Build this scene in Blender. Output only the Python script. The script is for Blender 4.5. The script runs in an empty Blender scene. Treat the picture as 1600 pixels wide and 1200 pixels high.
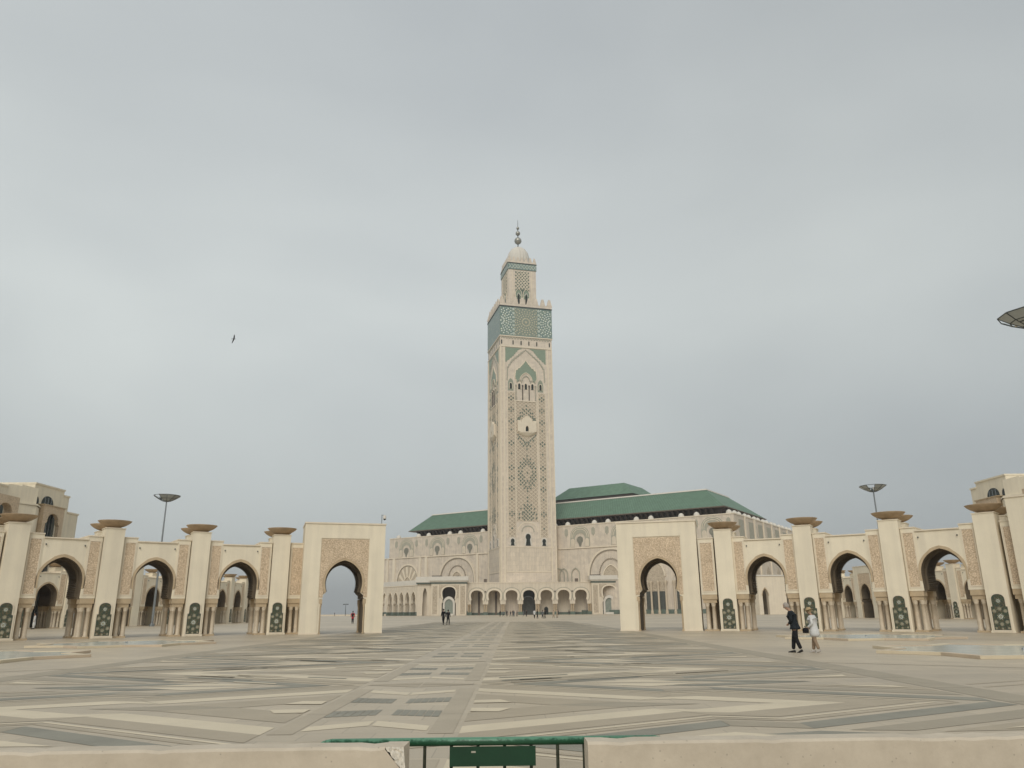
import bpy, bmesh, math, random
from mathutils import Vector, Matrix
from mathutils.geometry import tessellate_polygon
random.seed(7)
S = bpy.context.scene
COL = S.collection
R = math.radians
sin, cos, pi = math.sin, math.cos, math.pi

# ------------------------------------------------------------------ camera
cam_d = bpy.data.cameras.new('camera'); cam = bpy.data.objects.new('camera', cam_d); COL.objects.link(cam)
cam_d.sensor_fit = 'HORIZONTAL'; cam_d.sensor_width = 36.0; cam_d.lens = 1195.0 / 1600.0 * 36.0
cam_d.clip_start = 0.1; cam_d.clip_end = 30000.0
_p, _r = R(16.55), R(0.5)
_f = Vector((0, cos(_p), sin(_p))); _u = Vector((0, -sin(_p), cos(_p))); _x = Vector((1, 0, 0))
_xr = _x * cos(_r) - _u * sin(_r); _ur = _u * cos(_r) + _x * sin(_r)
cam.matrix_world = Matrix(((_xr.x, _ur.x, -_f.x, 0), (_xr.y, _ur.y, -_f.y, 0), (_xr.z, _ur.z, -_f.z, 1.5), (0, 0, 0, 1)))
S.camera = cam
S.render.resolution_x = 1024; S.render.resolution_y = 768

# ------------------------------------------------------------------ sky, sun, exposure
SUN_EL, SUN_ROT = R(40), R(190)
W = bpy.data.worlds.new('World'); S.world = W; W.use_nodes = True
nt = W.node_tree; nt.nodes.clear()
def N(nt, t, **k):
    n = nt.nodes.new(t)
    for a, b in k.items(): setattr(n, a, b)
    return n
out = N(nt, 'ShaderNodeOutputWorld'); bg = N(nt, 'ShaderNodeBackground'); bg.inputs['Strength'].default_value = 0.107
sky = N(nt, 'ShaderNodeTexSky', sky_type='NISHITA', sun_disc=False, sun_elevation=SUN_EL, sun_rotation=SUN_ROT)
sky.air_density = 1.0; sky.dust_density = 4.0; sky.ozone_density = 1.0
geo = N(nt, 'ShaderNodeTexCoord')
mp = N(nt, 'ShaderNodeMapping'); mp.inputs['Scale'].default_value = (1.0, 1.0, 2.0); mp.inputs['Location'].default_value = (0.35, 0.1, 0.4)
n1 = N(nt, 'ShaderNodeTexNoise'); n1.inputs['Scale'].default_value = 1.5; n1.inputs['Detail'].default_value = 3.5; n1.inputs['Roughness'].default_value = 0.45; n1.inputs['Distortion'].default_value = 0.25
nt.links.new(geo.outputs['Generated'], mp.inputs['Vector']); nt.links.new(mp.outputs['Vector'], n1.inputs['Vector'])
cr = N(nt, 'ShaderNodeValToRGB')
cr.color_ramp.elements[0].position = 0.33; cr.color_ramp.elements[0].color = (4.36, 4.67, 4.70, 1)
cr.color_ramp.elements[1].position = 0.68; cr.color_ramp.elements[1].color = (5.66, 5.99, 5.84, 1)
nt.links.new(n1.outputs['Fac'], cr.inputs['Fac'])
sep = N(nt, 'ShaderNodeSeparateXYZ'); nt.links.new(geo.outputs['Generated'], sep.inputs['Vector'])
hr = N(nt, 'ShaderNodeValToRGB')      # the cloud deck is a little duller towards the horizon
hr.color_ramp.elements[0].position = 0.0; hr.color_ramp.elements[0].color = (0.78, 0.79, 0.80, 1)
hr.color_ramp.elements[1].position = 0.36; hr.color_ramp.elements[1].color = (1, 1, 1, 1)
_e = hr.color_ramp.elements.new(0.68); _e.color = (0.86, 0.86, 0.88, 1)
nt.links.new(sep.outputs['Z'], hr.inputs['Fac'])
mul = N(nt, 'ShaderNodeMix', data_type='RGBA', blend_type='MULTIPLY'); mul.inputs['Factor'].default_value = 1
nt.links.new(cr.outputs['Color'], mul.inputs['A']); nt.links.new(hr.outputs['Color'], mul.inputs['B'])
dp = N(nt, 'ShaderNodeVectorMath', operation='DOT_PRODUCT'); dp.inputs[1].default_value = (-0.27, 0.83, 0.49)      # thinner cloud here
nt.links.new(geo.outputs['Generated'], dp.inputs[0])
mr = N(nt, 'ShaderNodeMapRange', interpolation_type='SMOOTHSTEP'); mr.inputs['From Min'].default_value = 0.80; mr.inputs['From Max'].default_value = 1.0
mr.inputs['To Min'].default_value = 1.0; mr.inputs['To Max'].default_value = 1.13; nt.links.new(dp.outputs['Value'], mr.inputs['Value'])
sc_ = N(nt, 'ShaderNodeVectorMath', operation='SCALE'); nt.links.new(mul.outputs['Result'], sc_.inputs[0]); nt.links.new(mr.outputs['Result'], sc_.inputs['Scale'])
mix = N(nt, 'ShaderNodeMix', data_type='RGBA'); mix.inputs['Factor'].default_value = 0.94
nt.links.new(sky.outputs['Color'], mix.inputs['A']); nt.links.new(sc_.outputs['Vector'], mix.inputs['B'])
nt.links.new(mix.outputs['Result'], bg.inputs['Color']); nt.links.new(bg.outputs['Background'], out.inputs['Surface'])
sl = bpy.data.lights.new('sun', 'SUN'); sl.energy = 1.5; sl.angle = R(30); sl.color = (1.0, 0.95, 0.86)
so = bpy.data.objects.new('sun', sl); COL.objects.link(so)
so.rotation_euler = (pi / 2 - SUN_EL, 0, R(-10))
S.view_settings.view_transform = 'Standard'; S.view_settings.look = 'None'
S.view_settings.exposure = 0.10; S.view_settings.gamma = 1.0; S.view_settings.use_curve_mapping = False

# ------------------------------------------------------------------ materials
HAZE = 0.00022
MAT = {}
def mat(name, col, rough=0.8, var=0.06, scale=1.5, bump=0.0, bscale=20.0, spec=0.3, metal=0.0, extra=None, streak=0.0):
    m = bpy.data.materials.new(name); m.use_nodes = True; t = m.node_tree
    b = t.nodes['Principled BSDF']; b.inputs['Roughness'].default_value = rough
    b.inputs['Specular IOR Level'].default_value = spec; b.inputs['Metallic'].default_value = metal
    tc = N(t, 'ShaderNodeTexCoord'); pos = N(t, 'ShaderNodeNewGeometry')
    n = N(t, 'ShaderNodeTexNoise'); n.inputs['Scale'].default_value = scale; n.inputs['Detail'].default_value = 5; n.inputs['Roughness'].default_value = 0.6
    t.links.new(pos.outputs['Position'], n.inputs['Vector'])
    r = N(t, 'ShaderNodeValToRGB'); e = r.color_ramp.elements
    e[0].position = 0.3; e[1].position = 0.72
    e[0].color = (*[c * (1 - var) for c in col], 1); e[1].color = (*[min(1, c * (1 + var)) for c in col], 1)
    t.links.new(n.outputs['Fac'], r.inputs['Fac']); last = r.outputs['Color']
    if streak:      # rain streaks running down the face
        mpp = N(t, 'ShaderNodeMapping'); mpp.inputs['Scale'].default_value = (1.3, 1.3, 0.07)
        t.links.new(pos.outputs['Position'], mpp.inputs['Vector'])
        ns = N(t, 'ShaderNodeTexNoise'); ns.inputs['Scale'].default_value = 1.6; ns.inputs['Detail'].default_value = 4
        t.links.new(mpp.outputs['Vector'], ns.inputs['Vector'])
        rs = N(t, 'ShaderNodeValToRGB'); rs.color_ramp.elements[0].position = 0.35; rs.color_ramp.elements[1].position = 0.6
        rs.color_ramp.elements[0].color = (1 - streak, 1 - streak, 1 - streak * 0.9, 1); rs.color_ramp.elements[1].color = (1, 1, 1, 1)
        t.links.new(ns.outputs['Fac'], rs.inputs['Fac'])
        mm = N(t, 'ShaderNodeMix', data_type='RGBA', blend_type='MULTIPLY'); mm.inputs['Factor'].default_value = 1
        t.links.new(last, mm.inputs['A']); t.links.new(rs.outputs['Color'], mm.inputs['B']); last = mm.outputs['Result']
    t.links.new(last, b.inputs['Base Color'])
    if bump:
        nb = N(t, 'ShaderNodeTexNoise'); nb.inputs['Scale'].default_value = bscale; nb.inputs['Detail'].default_value = 4
        t.links.new(pos.outputs['Position'], nb.inputs['Vector'])
        bp = N(t, 'ShaderNodeBump'); bp.inputs['Strength'].default_value = bump; bp.inputs['Distance'].default_value = 0.02
        t.links.new(nb.outputs['Fac'], bp.inputs['Height']); t.links.new(bp.outputs['Normal'], b.inputs['Normal'])
    m['last'] = 0
    MAT[name] = m
    return m, t, b, pos, last
def relink(t, b, sock): t.links.new(sock, b.inputs['Base Color'])

mat('plaster', (0.80, 0.72, 0.565), 0.85, 0.06, 0.5, 0.08, 14, streak=0.09)
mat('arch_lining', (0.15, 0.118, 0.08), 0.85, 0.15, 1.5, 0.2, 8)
mat('marble_wall', (0.69, 0.605, 0.48), 0.7, 0.06, 0.35, 0.0, streak=0.12)
mat('marble_trim', (0.76, 0.67, 0.53), 0.6, 0.05, 0.6, streak=0.06)
mat('stone_beige', (0.50, 0.39, 0.255), 0.6, 0.12, 2.0, 0.15, 10)
mat('column_marble', (0.58, 0.49, 0.37), 0.45, 0.12, 3.0)
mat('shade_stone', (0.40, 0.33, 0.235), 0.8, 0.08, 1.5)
mat('bowl_stone', (0.42, 0.31, 0.20), 0.7, 0.18, 2.5, 0.2, 18)
mat('roof_tile', (0.135, 0.22, 0.155), 0.6, 0.16, 0.5, 0.0)
mat('tile_ridge', (0.085, 0.155, 0.105), 0.6, 0.25, 0.4)
mat('cedar', (0.075, 0.062, 0.055), 0.8, 0.2, 0.8)
mat('white_stone', (0.66, 0.62, 0.55), 0.6, 0.05, 1)
mat('green_tile', (0.25, 0.31, 0.235), 0.45, 0.08, 2)
mat('grey_green', (0.29, 0.31, 0.24), 0.6, 0.1, 1)
mat('teal_tile', (0.11, 0.14, 0.12), 0.4, 0.2, 1.5)
mat('dado_green', (0.13, 0.165, 0.135), 0.4, 0.2, 0.8)
mat('tile_white', (0.72, 0.76, 0.68), 0.4, 0.08, 1)
mat('field_tan', (0.24, 0.28, 0.235), 0.4, 0.12, 1)
mat('tile_tan', (0.55, 0.50, 0.36), 0.4, 0.2, 2)
mat('tile_dark', (0.05, 0.085, 0.075), 0.4, 0.3, 3)
mat('pane_dark', (0.03, 0.035, 0.03), 0.25, 0.2, 1)
mat('door_bronze', (0.085, 0.09, 0.08), 0.5, 0.25, 1.2)
mat('inlay_green', (0.14, 0.18, 0.145), 0.5, 0.15, 1)
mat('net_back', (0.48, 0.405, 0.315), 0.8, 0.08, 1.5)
mat('dark_ring', (0.33, 0.28, 0.215), 0.8, 0.1, 1)
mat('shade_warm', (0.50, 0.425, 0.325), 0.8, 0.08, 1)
mat('grey_relief', (0.40, 0.385, 0.31), 0.7, 0.1, 0.7)
mat('steel', (0.30, 0.32, 0.33), 0.35, 0.1, 2, metal=0.8)
mat('steel_dark', (0.07, 0.08, 0.08), 0.5, 0.1, 2, metal=0.3)
mat('concrete', (0.56, 0.49, 0.395), 0.85, 0.05, 3.0, 0.12, 30)
def pits(nm, sc, th, dk):
    m = MAT[nm]; t = m.node_tree; b = t.nodes['Principled BSDF']; src = b.inputs['Base Color'].links[0].from_socket
    p_ = N(t, 'ShaderNodeNewGeometry'); v = N(t, 'ShaderNodeTexVoronoi'); v.inputs['Scale'].default_value = sc; t.links.new(p_.outputs['Position'], v.inputs['Vector'])
    r = N(t, 'ShaderNodeValToRGB'); r.color_ramp.elements[0].position = th; r.color_ramp.elements[1].position = th + 0.05
    r.color_ramp.elements[0].color = (dk, dk, dk, 1); r.color_ramp.elements[1].color = (1, 1, 1, 1); t.links.new(v.outputs['Distance'], r.inputs['Fac'])
    n2 = N(t, 'ShaderNodeTexNoise'); n2.inputs['Scale'].default_value = 5; n2.inputs['Detail'].default_value = 8; n2.inputs['Roughness'].default_value = 0.7; t.links.new(p_.outputs['Position'], n2.inputs['Vector'])
    r2 = N(t, 'ShaderNodeValToRGB'); r2.color_ramp.elements[0].position = 0.35; r2.color_ramp.elements[1].position = 0.65; r2.color_ramp.elements[0].color = (0.90, 0.89, 0.87, 1); r2.color_ramp.elements[1].color = (1.05, 1.05, 1.04, 1); t.links.new(n2.outputs['Fac'], r2.inputs['Fac'])
    m1 = N(t, 'ShaderNodeMix', data_type='RGBA', blend_type='MULTIPLY'); m1.inputs['Factor'].default_value = 1; t.links.new(src, m1.inputs['A']); t.links.new(r.outputs['Color'], m1.inputs['B'])
    m2 = N(t, 'ShaderNodeMix', data_type='RGBA', blend_type='MULTIPLY'); m2.inputs['Factor'].default_value = 1; t.links.new(m1.outputs['Result'], m2.inputs['A']); t.links.new(r2.outputs['Color'], m2.inputs['B'])
    t.links.new(m2.outputs['Result'], b.inputs['Base Color'])
pits('concrete', 22.0, 0.06, 0.72)
mat('broken_concrete', (0.68, 0.62, 0.52), 0.95, 0.12, 30.0, 0.3, 80)
mat('water', (0.46, 0.48, 0.43), 0.22, 0.1, 1, 0.3, 3.5, spec=0.9)
mat('sea', (0.20, 0.235, 0.25), 0.5, 0.1, 0.01, 0.3, 0.3)
mat('skin', (0.42, 0.26, 0.18), 0.6, 0.08, 20)
mat('hair_grey', (0.36, 0.32, 0.28), 0.9, 0.25, 60)
mat('hair_dark', (0.03, 0.022, 0.018), 0.8, 0.25, 60)
mat('cloth_navy', (0.016, 0.02, 0.024), 0.9, 0.35, 8)
mat('cloth_black', (0.013, 0.013, 0.015), 0.9, 0.3, 8)
mat('cloth_white', (0.62, 0.62, 0.61), 0.85, 0.08, 8)
mat('cloth_tan', (0.30, 0.22, 0.15), 0.9, 0.15, 8)
mat('cloth_red', (0.50, 0.03, 0.05), 0.85, 0.2, 8)
mat('cloth_grey', (0.13, 0.14, 0.15), 0.9, 0.2, 8)
mat('cloth_beige', (0.48, 0.40, 0.30), 0.9, 0.1, 8)
mat('shoe_pale', (0.50, 0.46, 0.42), 0.6, 0.1, 8)
mat('shoe_dark', (0.02, 0.018, 0.017), 0.5, 0.2, 8)
mat('straw', (0.40, 0.30, 0.17), 0.9, 0.25, 50)
mat('bird_dark', (0.06, 0.06, 0.065), 0.8, 0.2, 8)
mat('slab_light', (0.64, 0.55, 0.40), 0.5, 0.07, 1.2, spec=0.25)
mat('slab_grey', (0.35, 0.30, 0.22), 0.5, 0.08, 1.2, spec=0.25)
mat('slab_mid', (0.405, 0.34, 0.245), 0.5, 0.07, 1.0, spec=0.25)
mat('slab_soft', (0.425, 0.36, 0.265), 0.5, 0.07, 1.0, spec=0.25)
mat('slab_dark', (0.245, 0.23, 0.18), 0.48, 0.2, 0.9, spec=0.25)
mat('kerb_pink', (0.56, 0.455, 0.335), 0.6, 0.1, 1)
mat('lamp_glass', (0.40, 0.43, 0.43), 0.3, 0.1, 2)

# carved stucco: arabesque relief from warped voronoi cells
m, t, b, pos, last = mat('carved', (0.64, 0.515, 0.375), 0.85, 0.10, 1.4)
def carve(m, t, b, pos, last, sc, amt, dark):
    v = N(t, 'ShaderNodeTexVoronoi', feature='DISTANCE_TO_EDGE'); v.inputs['Scale'].default_value = sc
    nz = N(t, 'ShaderNodeTexNoise'); nz.inputs['Scale'].default_value = sc * 0.7
    vm = N(t, 'ShaderNodeMix', data_type='RGBA', blend_type='LINEAR_LIGHT'); vm.inputs['Factor'].default_value = 0.12
    t.links.new(pos.outputs['Position'], nz.inputs['Vector']); t.links.new(pos.outputs['Position'], vm.inputs['A']); t.links.new(nz.outputs['Color'], vm.inputs['B'])
    t.links.new(vm.outputs['Result'], v.inputs['Vector'])
    r = N(t, 'ShaderNodeValToRGB'); r.color_ramp.elements[0].position = 0.04; r.color_ramp.elements[1].position = 0.16
    r.color_ramp.elements[0].color = (dark, dark * 0.95, dark * 0.88, 1); r.color_ramp.elements[1].color = (1.12, 1.12, 1.12, 1)
    t.links.new(v.outputs['Distance'], r.inputs['Fac'])
    mm = N(t, 'ShaderNodeMix', data_type='RGBA', blend_type='MULTIPLY'); mm.inputs['Factor'].default_value = 1
    t.links.new(last, mm.inputs['A']); t.links.new(r.outputs['Color'], mm.inputs['B']); relink(t, b, mm.outputs['Result'])
    bp = N(t, 'ShaderNodeBump'); bp.inputs['Strength'].default_value = amt; bp.inputs['Distance'].default_value = 0.03
    t.links.new(v.outputs['Distance'], bp.inputs['Height']); t.links.new(bp.outputs['Normal'], b.inputs['Normal'])
carve(m, t, b, pos, last, 8.5, 0.7, 0.70)
m, t, b, pos, last = mat('carved_far', (0.53, 0.455, 0.355), 0.8, 0.08, 0.8)
carve(m, t, b, pos, last, 2.2, 0.5, 0.7)
# zellij ground: deep green and brown speckle of tiny tiles
m, t, b, pos, last = mat('zellij', (0.09, 0.12, 0.075), 0.35, 0.3, 3)
carve(m, t, b, pos, last, 26.0, 0.2, 0.45)
nz = N(t, 'ShaderNodeTexVoronoi'); nz.inputs['Scale'].default_value = 24
t.links.new(pos.outputs['Position'], nz.inputs['Vector'])
r = N(t, 'ShaderNodeValToRGB'); r.color_ramp.interpolation = 'CONSTANT'
els = r.color_ramp.elements; els[0].position = 0; els[0].color = (0.05, 0.075, 0.05, 1); els[1].position = 0.35; els[1].color = (0.14, 0.105, 0.06, 1)
e = els.new(0.55); e.color = (0.05, 0.065, 0.06, 1); e = els.new(0.75); e.color = (0.15, 0.135, 0.085, 1); e = els.new(0.86); e.color = (0.065, 0.09, 0.055, 1)
sp = N(t, 'ShaderNodeSeparateColor'); t.links.new(nz.outputs['Color'], sp.inputs['Color']); t.links.new(sp.outputs['Red'], r.inputs['Fac'])
relink(t, b, r.outputs['Color'])
m, t, b, pos, last = mat('band_tile', (0.16, 0.23, 0.21), 0.35, 0.15, 0.5)
nz = N(t, 'ShaderNodeTexVoronoi'); nz.inputs['Scale'].default_value = 2.2
t.links.new(pos.outputs['Position'], nz.inputs['Vector'])
r = N(t, 'ShaderNodeValToRGB'); r.color_ramp.interpolation = 'CONSTANT'
els = r.color_ramp.elements; els[0].color = (0.17, 0.245, 0.23, 1); els[1].position = 0.4; els[1].color = (0.20, 0.265, 0.245, 1)
e = els.new(0.7); e.color = (0.20, 0.27, 0.22, 1); e = els.new(0.85); e.color = (0.34, 0.37, 0.29, 1)
sp = N(t, 'ShaderNodeSeparateColor'); t.links.new(nz.outputs['Color'], sp.inputs['Color']); t.links.new(sp.outputs['Red'], r.inputs['Fac'])
relink(t, b, r.outputs['Color'])

# course joints for ashlar and paving
def courses(name, base, var, bw, bh, plane_rot, mort, rough, spec=0.3, offs=0.5, msize=0.012, streak=0.0, big=0.0):
    m, t, b, pos, last = mat(name, base, rough, var, 0.5, spec=spec, streak=streak)
    tc = pos.outputs['Position']
    mpp = N(t, 'ShaderNodeMapping'); mpp.inputs['Rotation'].default_value = plane_rot
    t.links.new(tc, mpp.inputs['Vector'])
    br = N(t, 'ShaderNodeTexBrick'); br.offset = offs
    br.inputs['Scale'].default_value = 1.0; br.inputs['Brick Width'].default_value = bw; br.inputs['Row Height'].default_value = bh
    br.inputs['Mortar Size'].default_value = msize; br.inputs['Mortar Smooth'].default_value = 0.3; br.inputs['Bias'].default_value = 0
    br.inputs['Color1'].default_value = (0.93, 0.93, 0.93, 1); br.inputs['Color2'].default_value = (1.06, 1.05, 1.04, 1); br.inputs['Mortar'].default_value = (mort, mort, mort, 1)
    t.links.new(mpp.outputs['Vector'], br.inputs['Vector'])
    mm = N(t, 'ShaderNodeMix', data_type='RGBA', blend_type='MULTIPLY'); mm.inputs['Factor'].default_value = 1
    t.links.new(last, mm.inputs['A']); t.links.new(br.outputs['Color'], mm.inputs['B']); last = mm.outputs['Result']
    if big:      # wear and damp patches
        nb = N(t, 'ShaderNodeTexNoise'); nb.inputs['Scale'].default_value = 0.09; nb.inputs['Detail'].default_value = 6; nb.inputs['Distortion'].default_value = 0.6
        t.links.new(tc, nb.inputs['Vector'])
        rb = N(t, 'ShaderNodeValToRGB'); rb.color_ramp.elements[0].position = 0.35; rb.color_ramp.elements[1].position = 0.65
        rb.color_ramp.elements[0].color = (1 - big, 1 - big, 1 - big * 0.9, 1); rb.color_ramp.elements[1].color = (1.03, 1.02, 1.0, 1)
        t.links.new(nb.outputs['Fac'], rb.inputs['Fac'])
        m2 = N(t, 'ShaderNodeMix', data_type='RGBA', blend_type='MULTIPLY'); m2.inputs['Factor'].default_value = 1
        t.links.new(last, m2.inputs['A']); t.links.new(rb.outputs['Color'], m2.inputs['B']); last = m2.outputs['Result']
        rr = N(t, 'ShaderNodeMapRange'); rr.inputs['To Min'].default_value = rough + 0.1; rr.inputs['To Max'].default_value = rough - 0.08
        t.links.new(nb.outputs['Fac'], rr.inputs['Value']); t.links.new(rr.outputs['Result'], b.inputs['Roughness'])
    relink(t, b, last)
courses('plaza_stone', (0.505, 0.43, 0.318), 0.07, 0.9, 0.6, (0, 0, 0), 0.72, 0.44, 0.32, msize=0.008, big=0.15)

# ------------------------------------------------------------------ mesh building
class MB:
    """collects vertices and faces; y runs into the wall, z up, x along it"""
    def __init__(s): s.v = []; s.f = []; s.m = []
    def add(s, vs, fs, mi=0):
        o = len(s.v); s.v += [tuple(p) for p in vs]; s.f += [tuple(i + o for i in f) for f in fs]; s.m += [mi] * len(fs)
    def box(s, x0, x1, y0, y1, z0, z1, mi=0):
        s.add([(x0, y0, z0), (x1, y0, z0), (x1, y1, z0), (x0, y1, z0), (x0, y0, z1), (x1, y0, z1), (x1, y1, z1), (x0, y1, z1)],
              [(0, 1, 5, 4), (1, 2, 6, 5), (2, 3, 7, 6), (3, 0, 4, 7), (4, 5, 6, 7), (3, 2, 1, 0)], mi)
    def slab(s, outer, y0, y1, holes=(), mi=0, side=None, back=True):
        """upright slab: outline in (x, z), thickness y0..y1, real openings"""
        loops = [outer] + list(holes); flat = [p for l in loops for p in l]
        tris = tessellate_polygon([[Vector((p[0], p[1], 0)) for p in l] for l in loops]); n = len(flat)
        vs = [(p[0], y0, p[1]) for p in flat] + [(p[0], y1, p[1]) for p in flat]
        fs = []
        for tr in tris:
            a, b_, c = tr; pa, pb, pc = flat[a], flat[b_], flat[c]
            ar = (pb[0] - pa[0]) * (pc[1] - pa[1]) - (pb[1] - pa[1]) * (pc[0] - pa[0])
            if abs(ar) < 1e-9: continue
            if ar < 0: a, c = c, a
            fs.append((a, b_, c))
            if back: fs.append((c + n, b_ + n, a + n))
        s.add(vs, fs, mi)
        o = 0; sf = []
        for k, l in enumerate(loops):
            m_ = len(l); A = sum(l[i][0] * l[(i + 1) % m_][1] - l[(i + 1) % m_][0] * l[i][1] for i in range(m_))
            flip = (A < 0) ^ (k > 0)
            for i in range(m_):
                j = (i + 1) % m_; q = (o + i, o + i + n, o + j + n, o + j)
                sf.append(q[::-1] if flip else q)
            o += m_
        base = len(s.v) - 2 * n
        s.f += [tuple(i + base for i in q) for q in sf]; s.m += [mi if side is None else side] * len(sf)
    def flat(s, pts, z, mi=0, th=0.0):
        A = sum(pts[i][0] * pts[(i + 1) % len(pts)][1] - pts[(i + 1) % len(pts)][0] * pts[i][1] for i in range(len(pts)))
        if A < 0: pts = pts[::-1]
        n = len(pts); vs = [(p[0], p[1], z) for p in pts]; fs = [tuple(range(n))]
        if th:
            vs += [(p[0], p[1], z - th) for p in pts]; fs += [(i, i + n, (i + 1) % n + n, (i + 1) % n) for i in range(n)]
        s.add(vs, fs, mi)
    def lathe(s, prof, cx=0, cy=0, seg=16, mi=0, a0=0, a1=2 * pi, sx=1, sy=1):
        full = abs(a1 - a0 - 2 * pi) < 1e-6; m_ = seg if full else seg + 1; vs = []
        for r_, z in prof:
            for i in range(m_):
                a = a0 + (a1 - a0) * i / seg; vs.append((cx + r_ * cos(a) * sx, cy + r_ * sin(a) * sy, z))
        fs = []
        for k in range(len(prof) - 1):
            for i in range(seg):
                j = (i + 1) % m_ if full else i + 1
                fs.append((k * m_ + i, k * m_ + j, (k + 1) * m_ + j, (k + 1) * m_ + i))
        s.add(vs, fs, mi)
    def tube(s, a, b_, r0, r1=None, seg=8, mi=0):
        a = Vector(a); b_ = Vector(b_); r1 = r0 if r1 is None else r1; d = (b_ - a).normalized()
        q = d.to_track_quat('Z', 'Y'); vs = []
        for p, r_ in ((a, r0), (b_, r1)):
            for i in range(seg): vs.append(p + q @ Vector((r_ * cos(2 * pi * i / seg), r_ * sin(2 * pi * i / seg), 0)))
        s.add(vs, [(i, (i + 1) % seg, (i + 1) % seg + seg, i + seg) for i in range(seg)] + [tuple(range(seg))[::-1], tuple(range(seg, 2 * seg))], mi)
    def ring(s, inner, outer, y0, y1, mi=0):
        """moulding between two open curves with the same number of points, in (x, z)"""
        n = len(inner); vs = [(p[0], y0, p[1]) for p in inner] + [(p[0], y0, p[1]) for p in outer] + [(p[0], y1, p[1]) for p in inner] + [(p[0], y1, p[1]) for p in outer]
        fs = []
        for i in range(n - 1):
            fs += [(i, i + 1, n + i + 1, n + i), (n + i, n + i + 1, 3 * n + i + 1, 3 * n + i), (2 * n + i, 2 * n + i + 1, i + 1, i)]
        fs += [(0, n, 3 * n, 2 * n), (n - 1, 3 * n - 1, 4 * n - 1, 2 * n - 1)]
        s.add(vs, fs, mi)
    def mesh(s, name, mats, smooth=False):
        me = bpy.data.meshes.new(name); me.from_pydata(s.v, [], s.f)
        for q in mats: me.materials.append(MAT[q])
        me.polygons.foreach_set('material_index', s.m)
        if smooth: me.polygons.foreach_set('use_smooth', [True] * len(me.polygons))
        me.update(); return me
def obj(name, mb, mats, parent=None, loc=(0, 0, 0), rz=0.0, smooth=False, **props):
    me = mb if isinstance(mb, bpy.types.Mesh) else mb.mesh(name, [mats] if isinstance(mats, str) else mats, smooth)
    o = bpy.data.objects.new(name, me); COL.objects.link(o); o.location = loc; o.rotation_euler = (0, 0, rz)
    if parent: o.parent = parent
    for k, v in props.items(): o[k] = v
    return o
def thing(name, label, cat, loc=(0, 0, 0), rz=0.0, group=None):
    o = bpy.data.objects.new(name, None); COL.objects.link(o); o.location = loc; o.rotation_euler = (0, 0, rz)
    o.empty_display_size = 0.5; o['label'] = label; o['category'] = cat
    if group: o['group'] = group
    return o
def copy_tree(o, parent=None):
    c = o.copy(); COL.objects.link(c); c.parent = parent
    for ch in list(o.children): copy_tree(ch, c)
    return c

def smooth_on(me, ang=40):
    me.polygons.foreach_set('use_smooth', [True] * len(me.polygons))
    return me

# arch curves, given from the left foot over the crown to the right foot
def arch_pts(cx, w, zs, za, n=10, lobes=0, amp=0.0, wb=None, zb=None):
    """pointed arch of half width w springing at zs to crown za; wb/zb: narrower neck below (horseshoe)"""
    pts = []; h = za - zs
    R_ = (w * w + h * h) / (2 * w) if h > w else w
    for i in range(n + 1):
        tt = i / n; a = tt * pi / 2
        if h > w * 1.02 and w < 4.5:      # two-centred pointed arch
            ctr = R_ - w; th_m = math.atan2(h, ctr); a = tt * th_m
            x = ctr - R_ * cos(a); z = zs + R_ * sin(a)
            if i == n: x, z = 0.0, za
        else: x = -w * cos(a) ** 0.92; z = zs + h * sin(a) ** 0.86
        pts.append((x, z))
    if wb is not None:
        k = 4; neck = []
        for i in range(k):
            tt = i / k; neck.append((-(wb + (w - wb) * sin(tt * pi / 2)), zb + (zs - zb) * tt))
        pts = neck + pts
    full = pts + [(-x, z) for x, z in pts[-2::-1]]
    if lobes:
        q = []
        L = len(full)
        for i in range(L - 1):
            (x0, z0), (x1, z1) = full[i], full[i + 1]; d = math.hypot(x1 - x0, z1 - z0); nx, nz = (z1 - z0) / d, -(x1 - x0) / d
            m_ = lobes
            for j in range(m_):
                tt = j / m_; q.append((x0 + (x1 - x0) * tt, z0 + (z1 - z0) * tt))
                th_ = (j + 0.5) / m_; q.append((x0 + (x1 - x0) * th_ + nx * amp, z0 + (z1 - z0) * th_ + nz * amp))
        q.append(full[-1]); full = q
    return [(x + cx, z) for x, z in full]
def offs(pts, cx, cz, k):
    """push a curve outwards from (cx, cz) by k"""
    r_ = []
    for x, z in pts:
        d = math.hypot(x - cx, z - cz) or 1; r_.append((x + (x - cx) / d * k, z + (z - cz) / d * k))
    return r_

# ------------------------------------------------------------------ ground, sea
g = MB(); g.flat([(-420, -120), (420, -120), (420, 640), (40, 640), (-60, 402), (-420, 402)], 0.0, 0, 3.0)
plaza = obj('plaza', g, 'plaza_stone', kind='structure')
g = MB(); g.flat([(-7900, -2900), (7900, -2900), (7900, 7900), (-7900, 7900)], -9.0)
obj('sea', g, 'sea', kind='structure')

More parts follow.
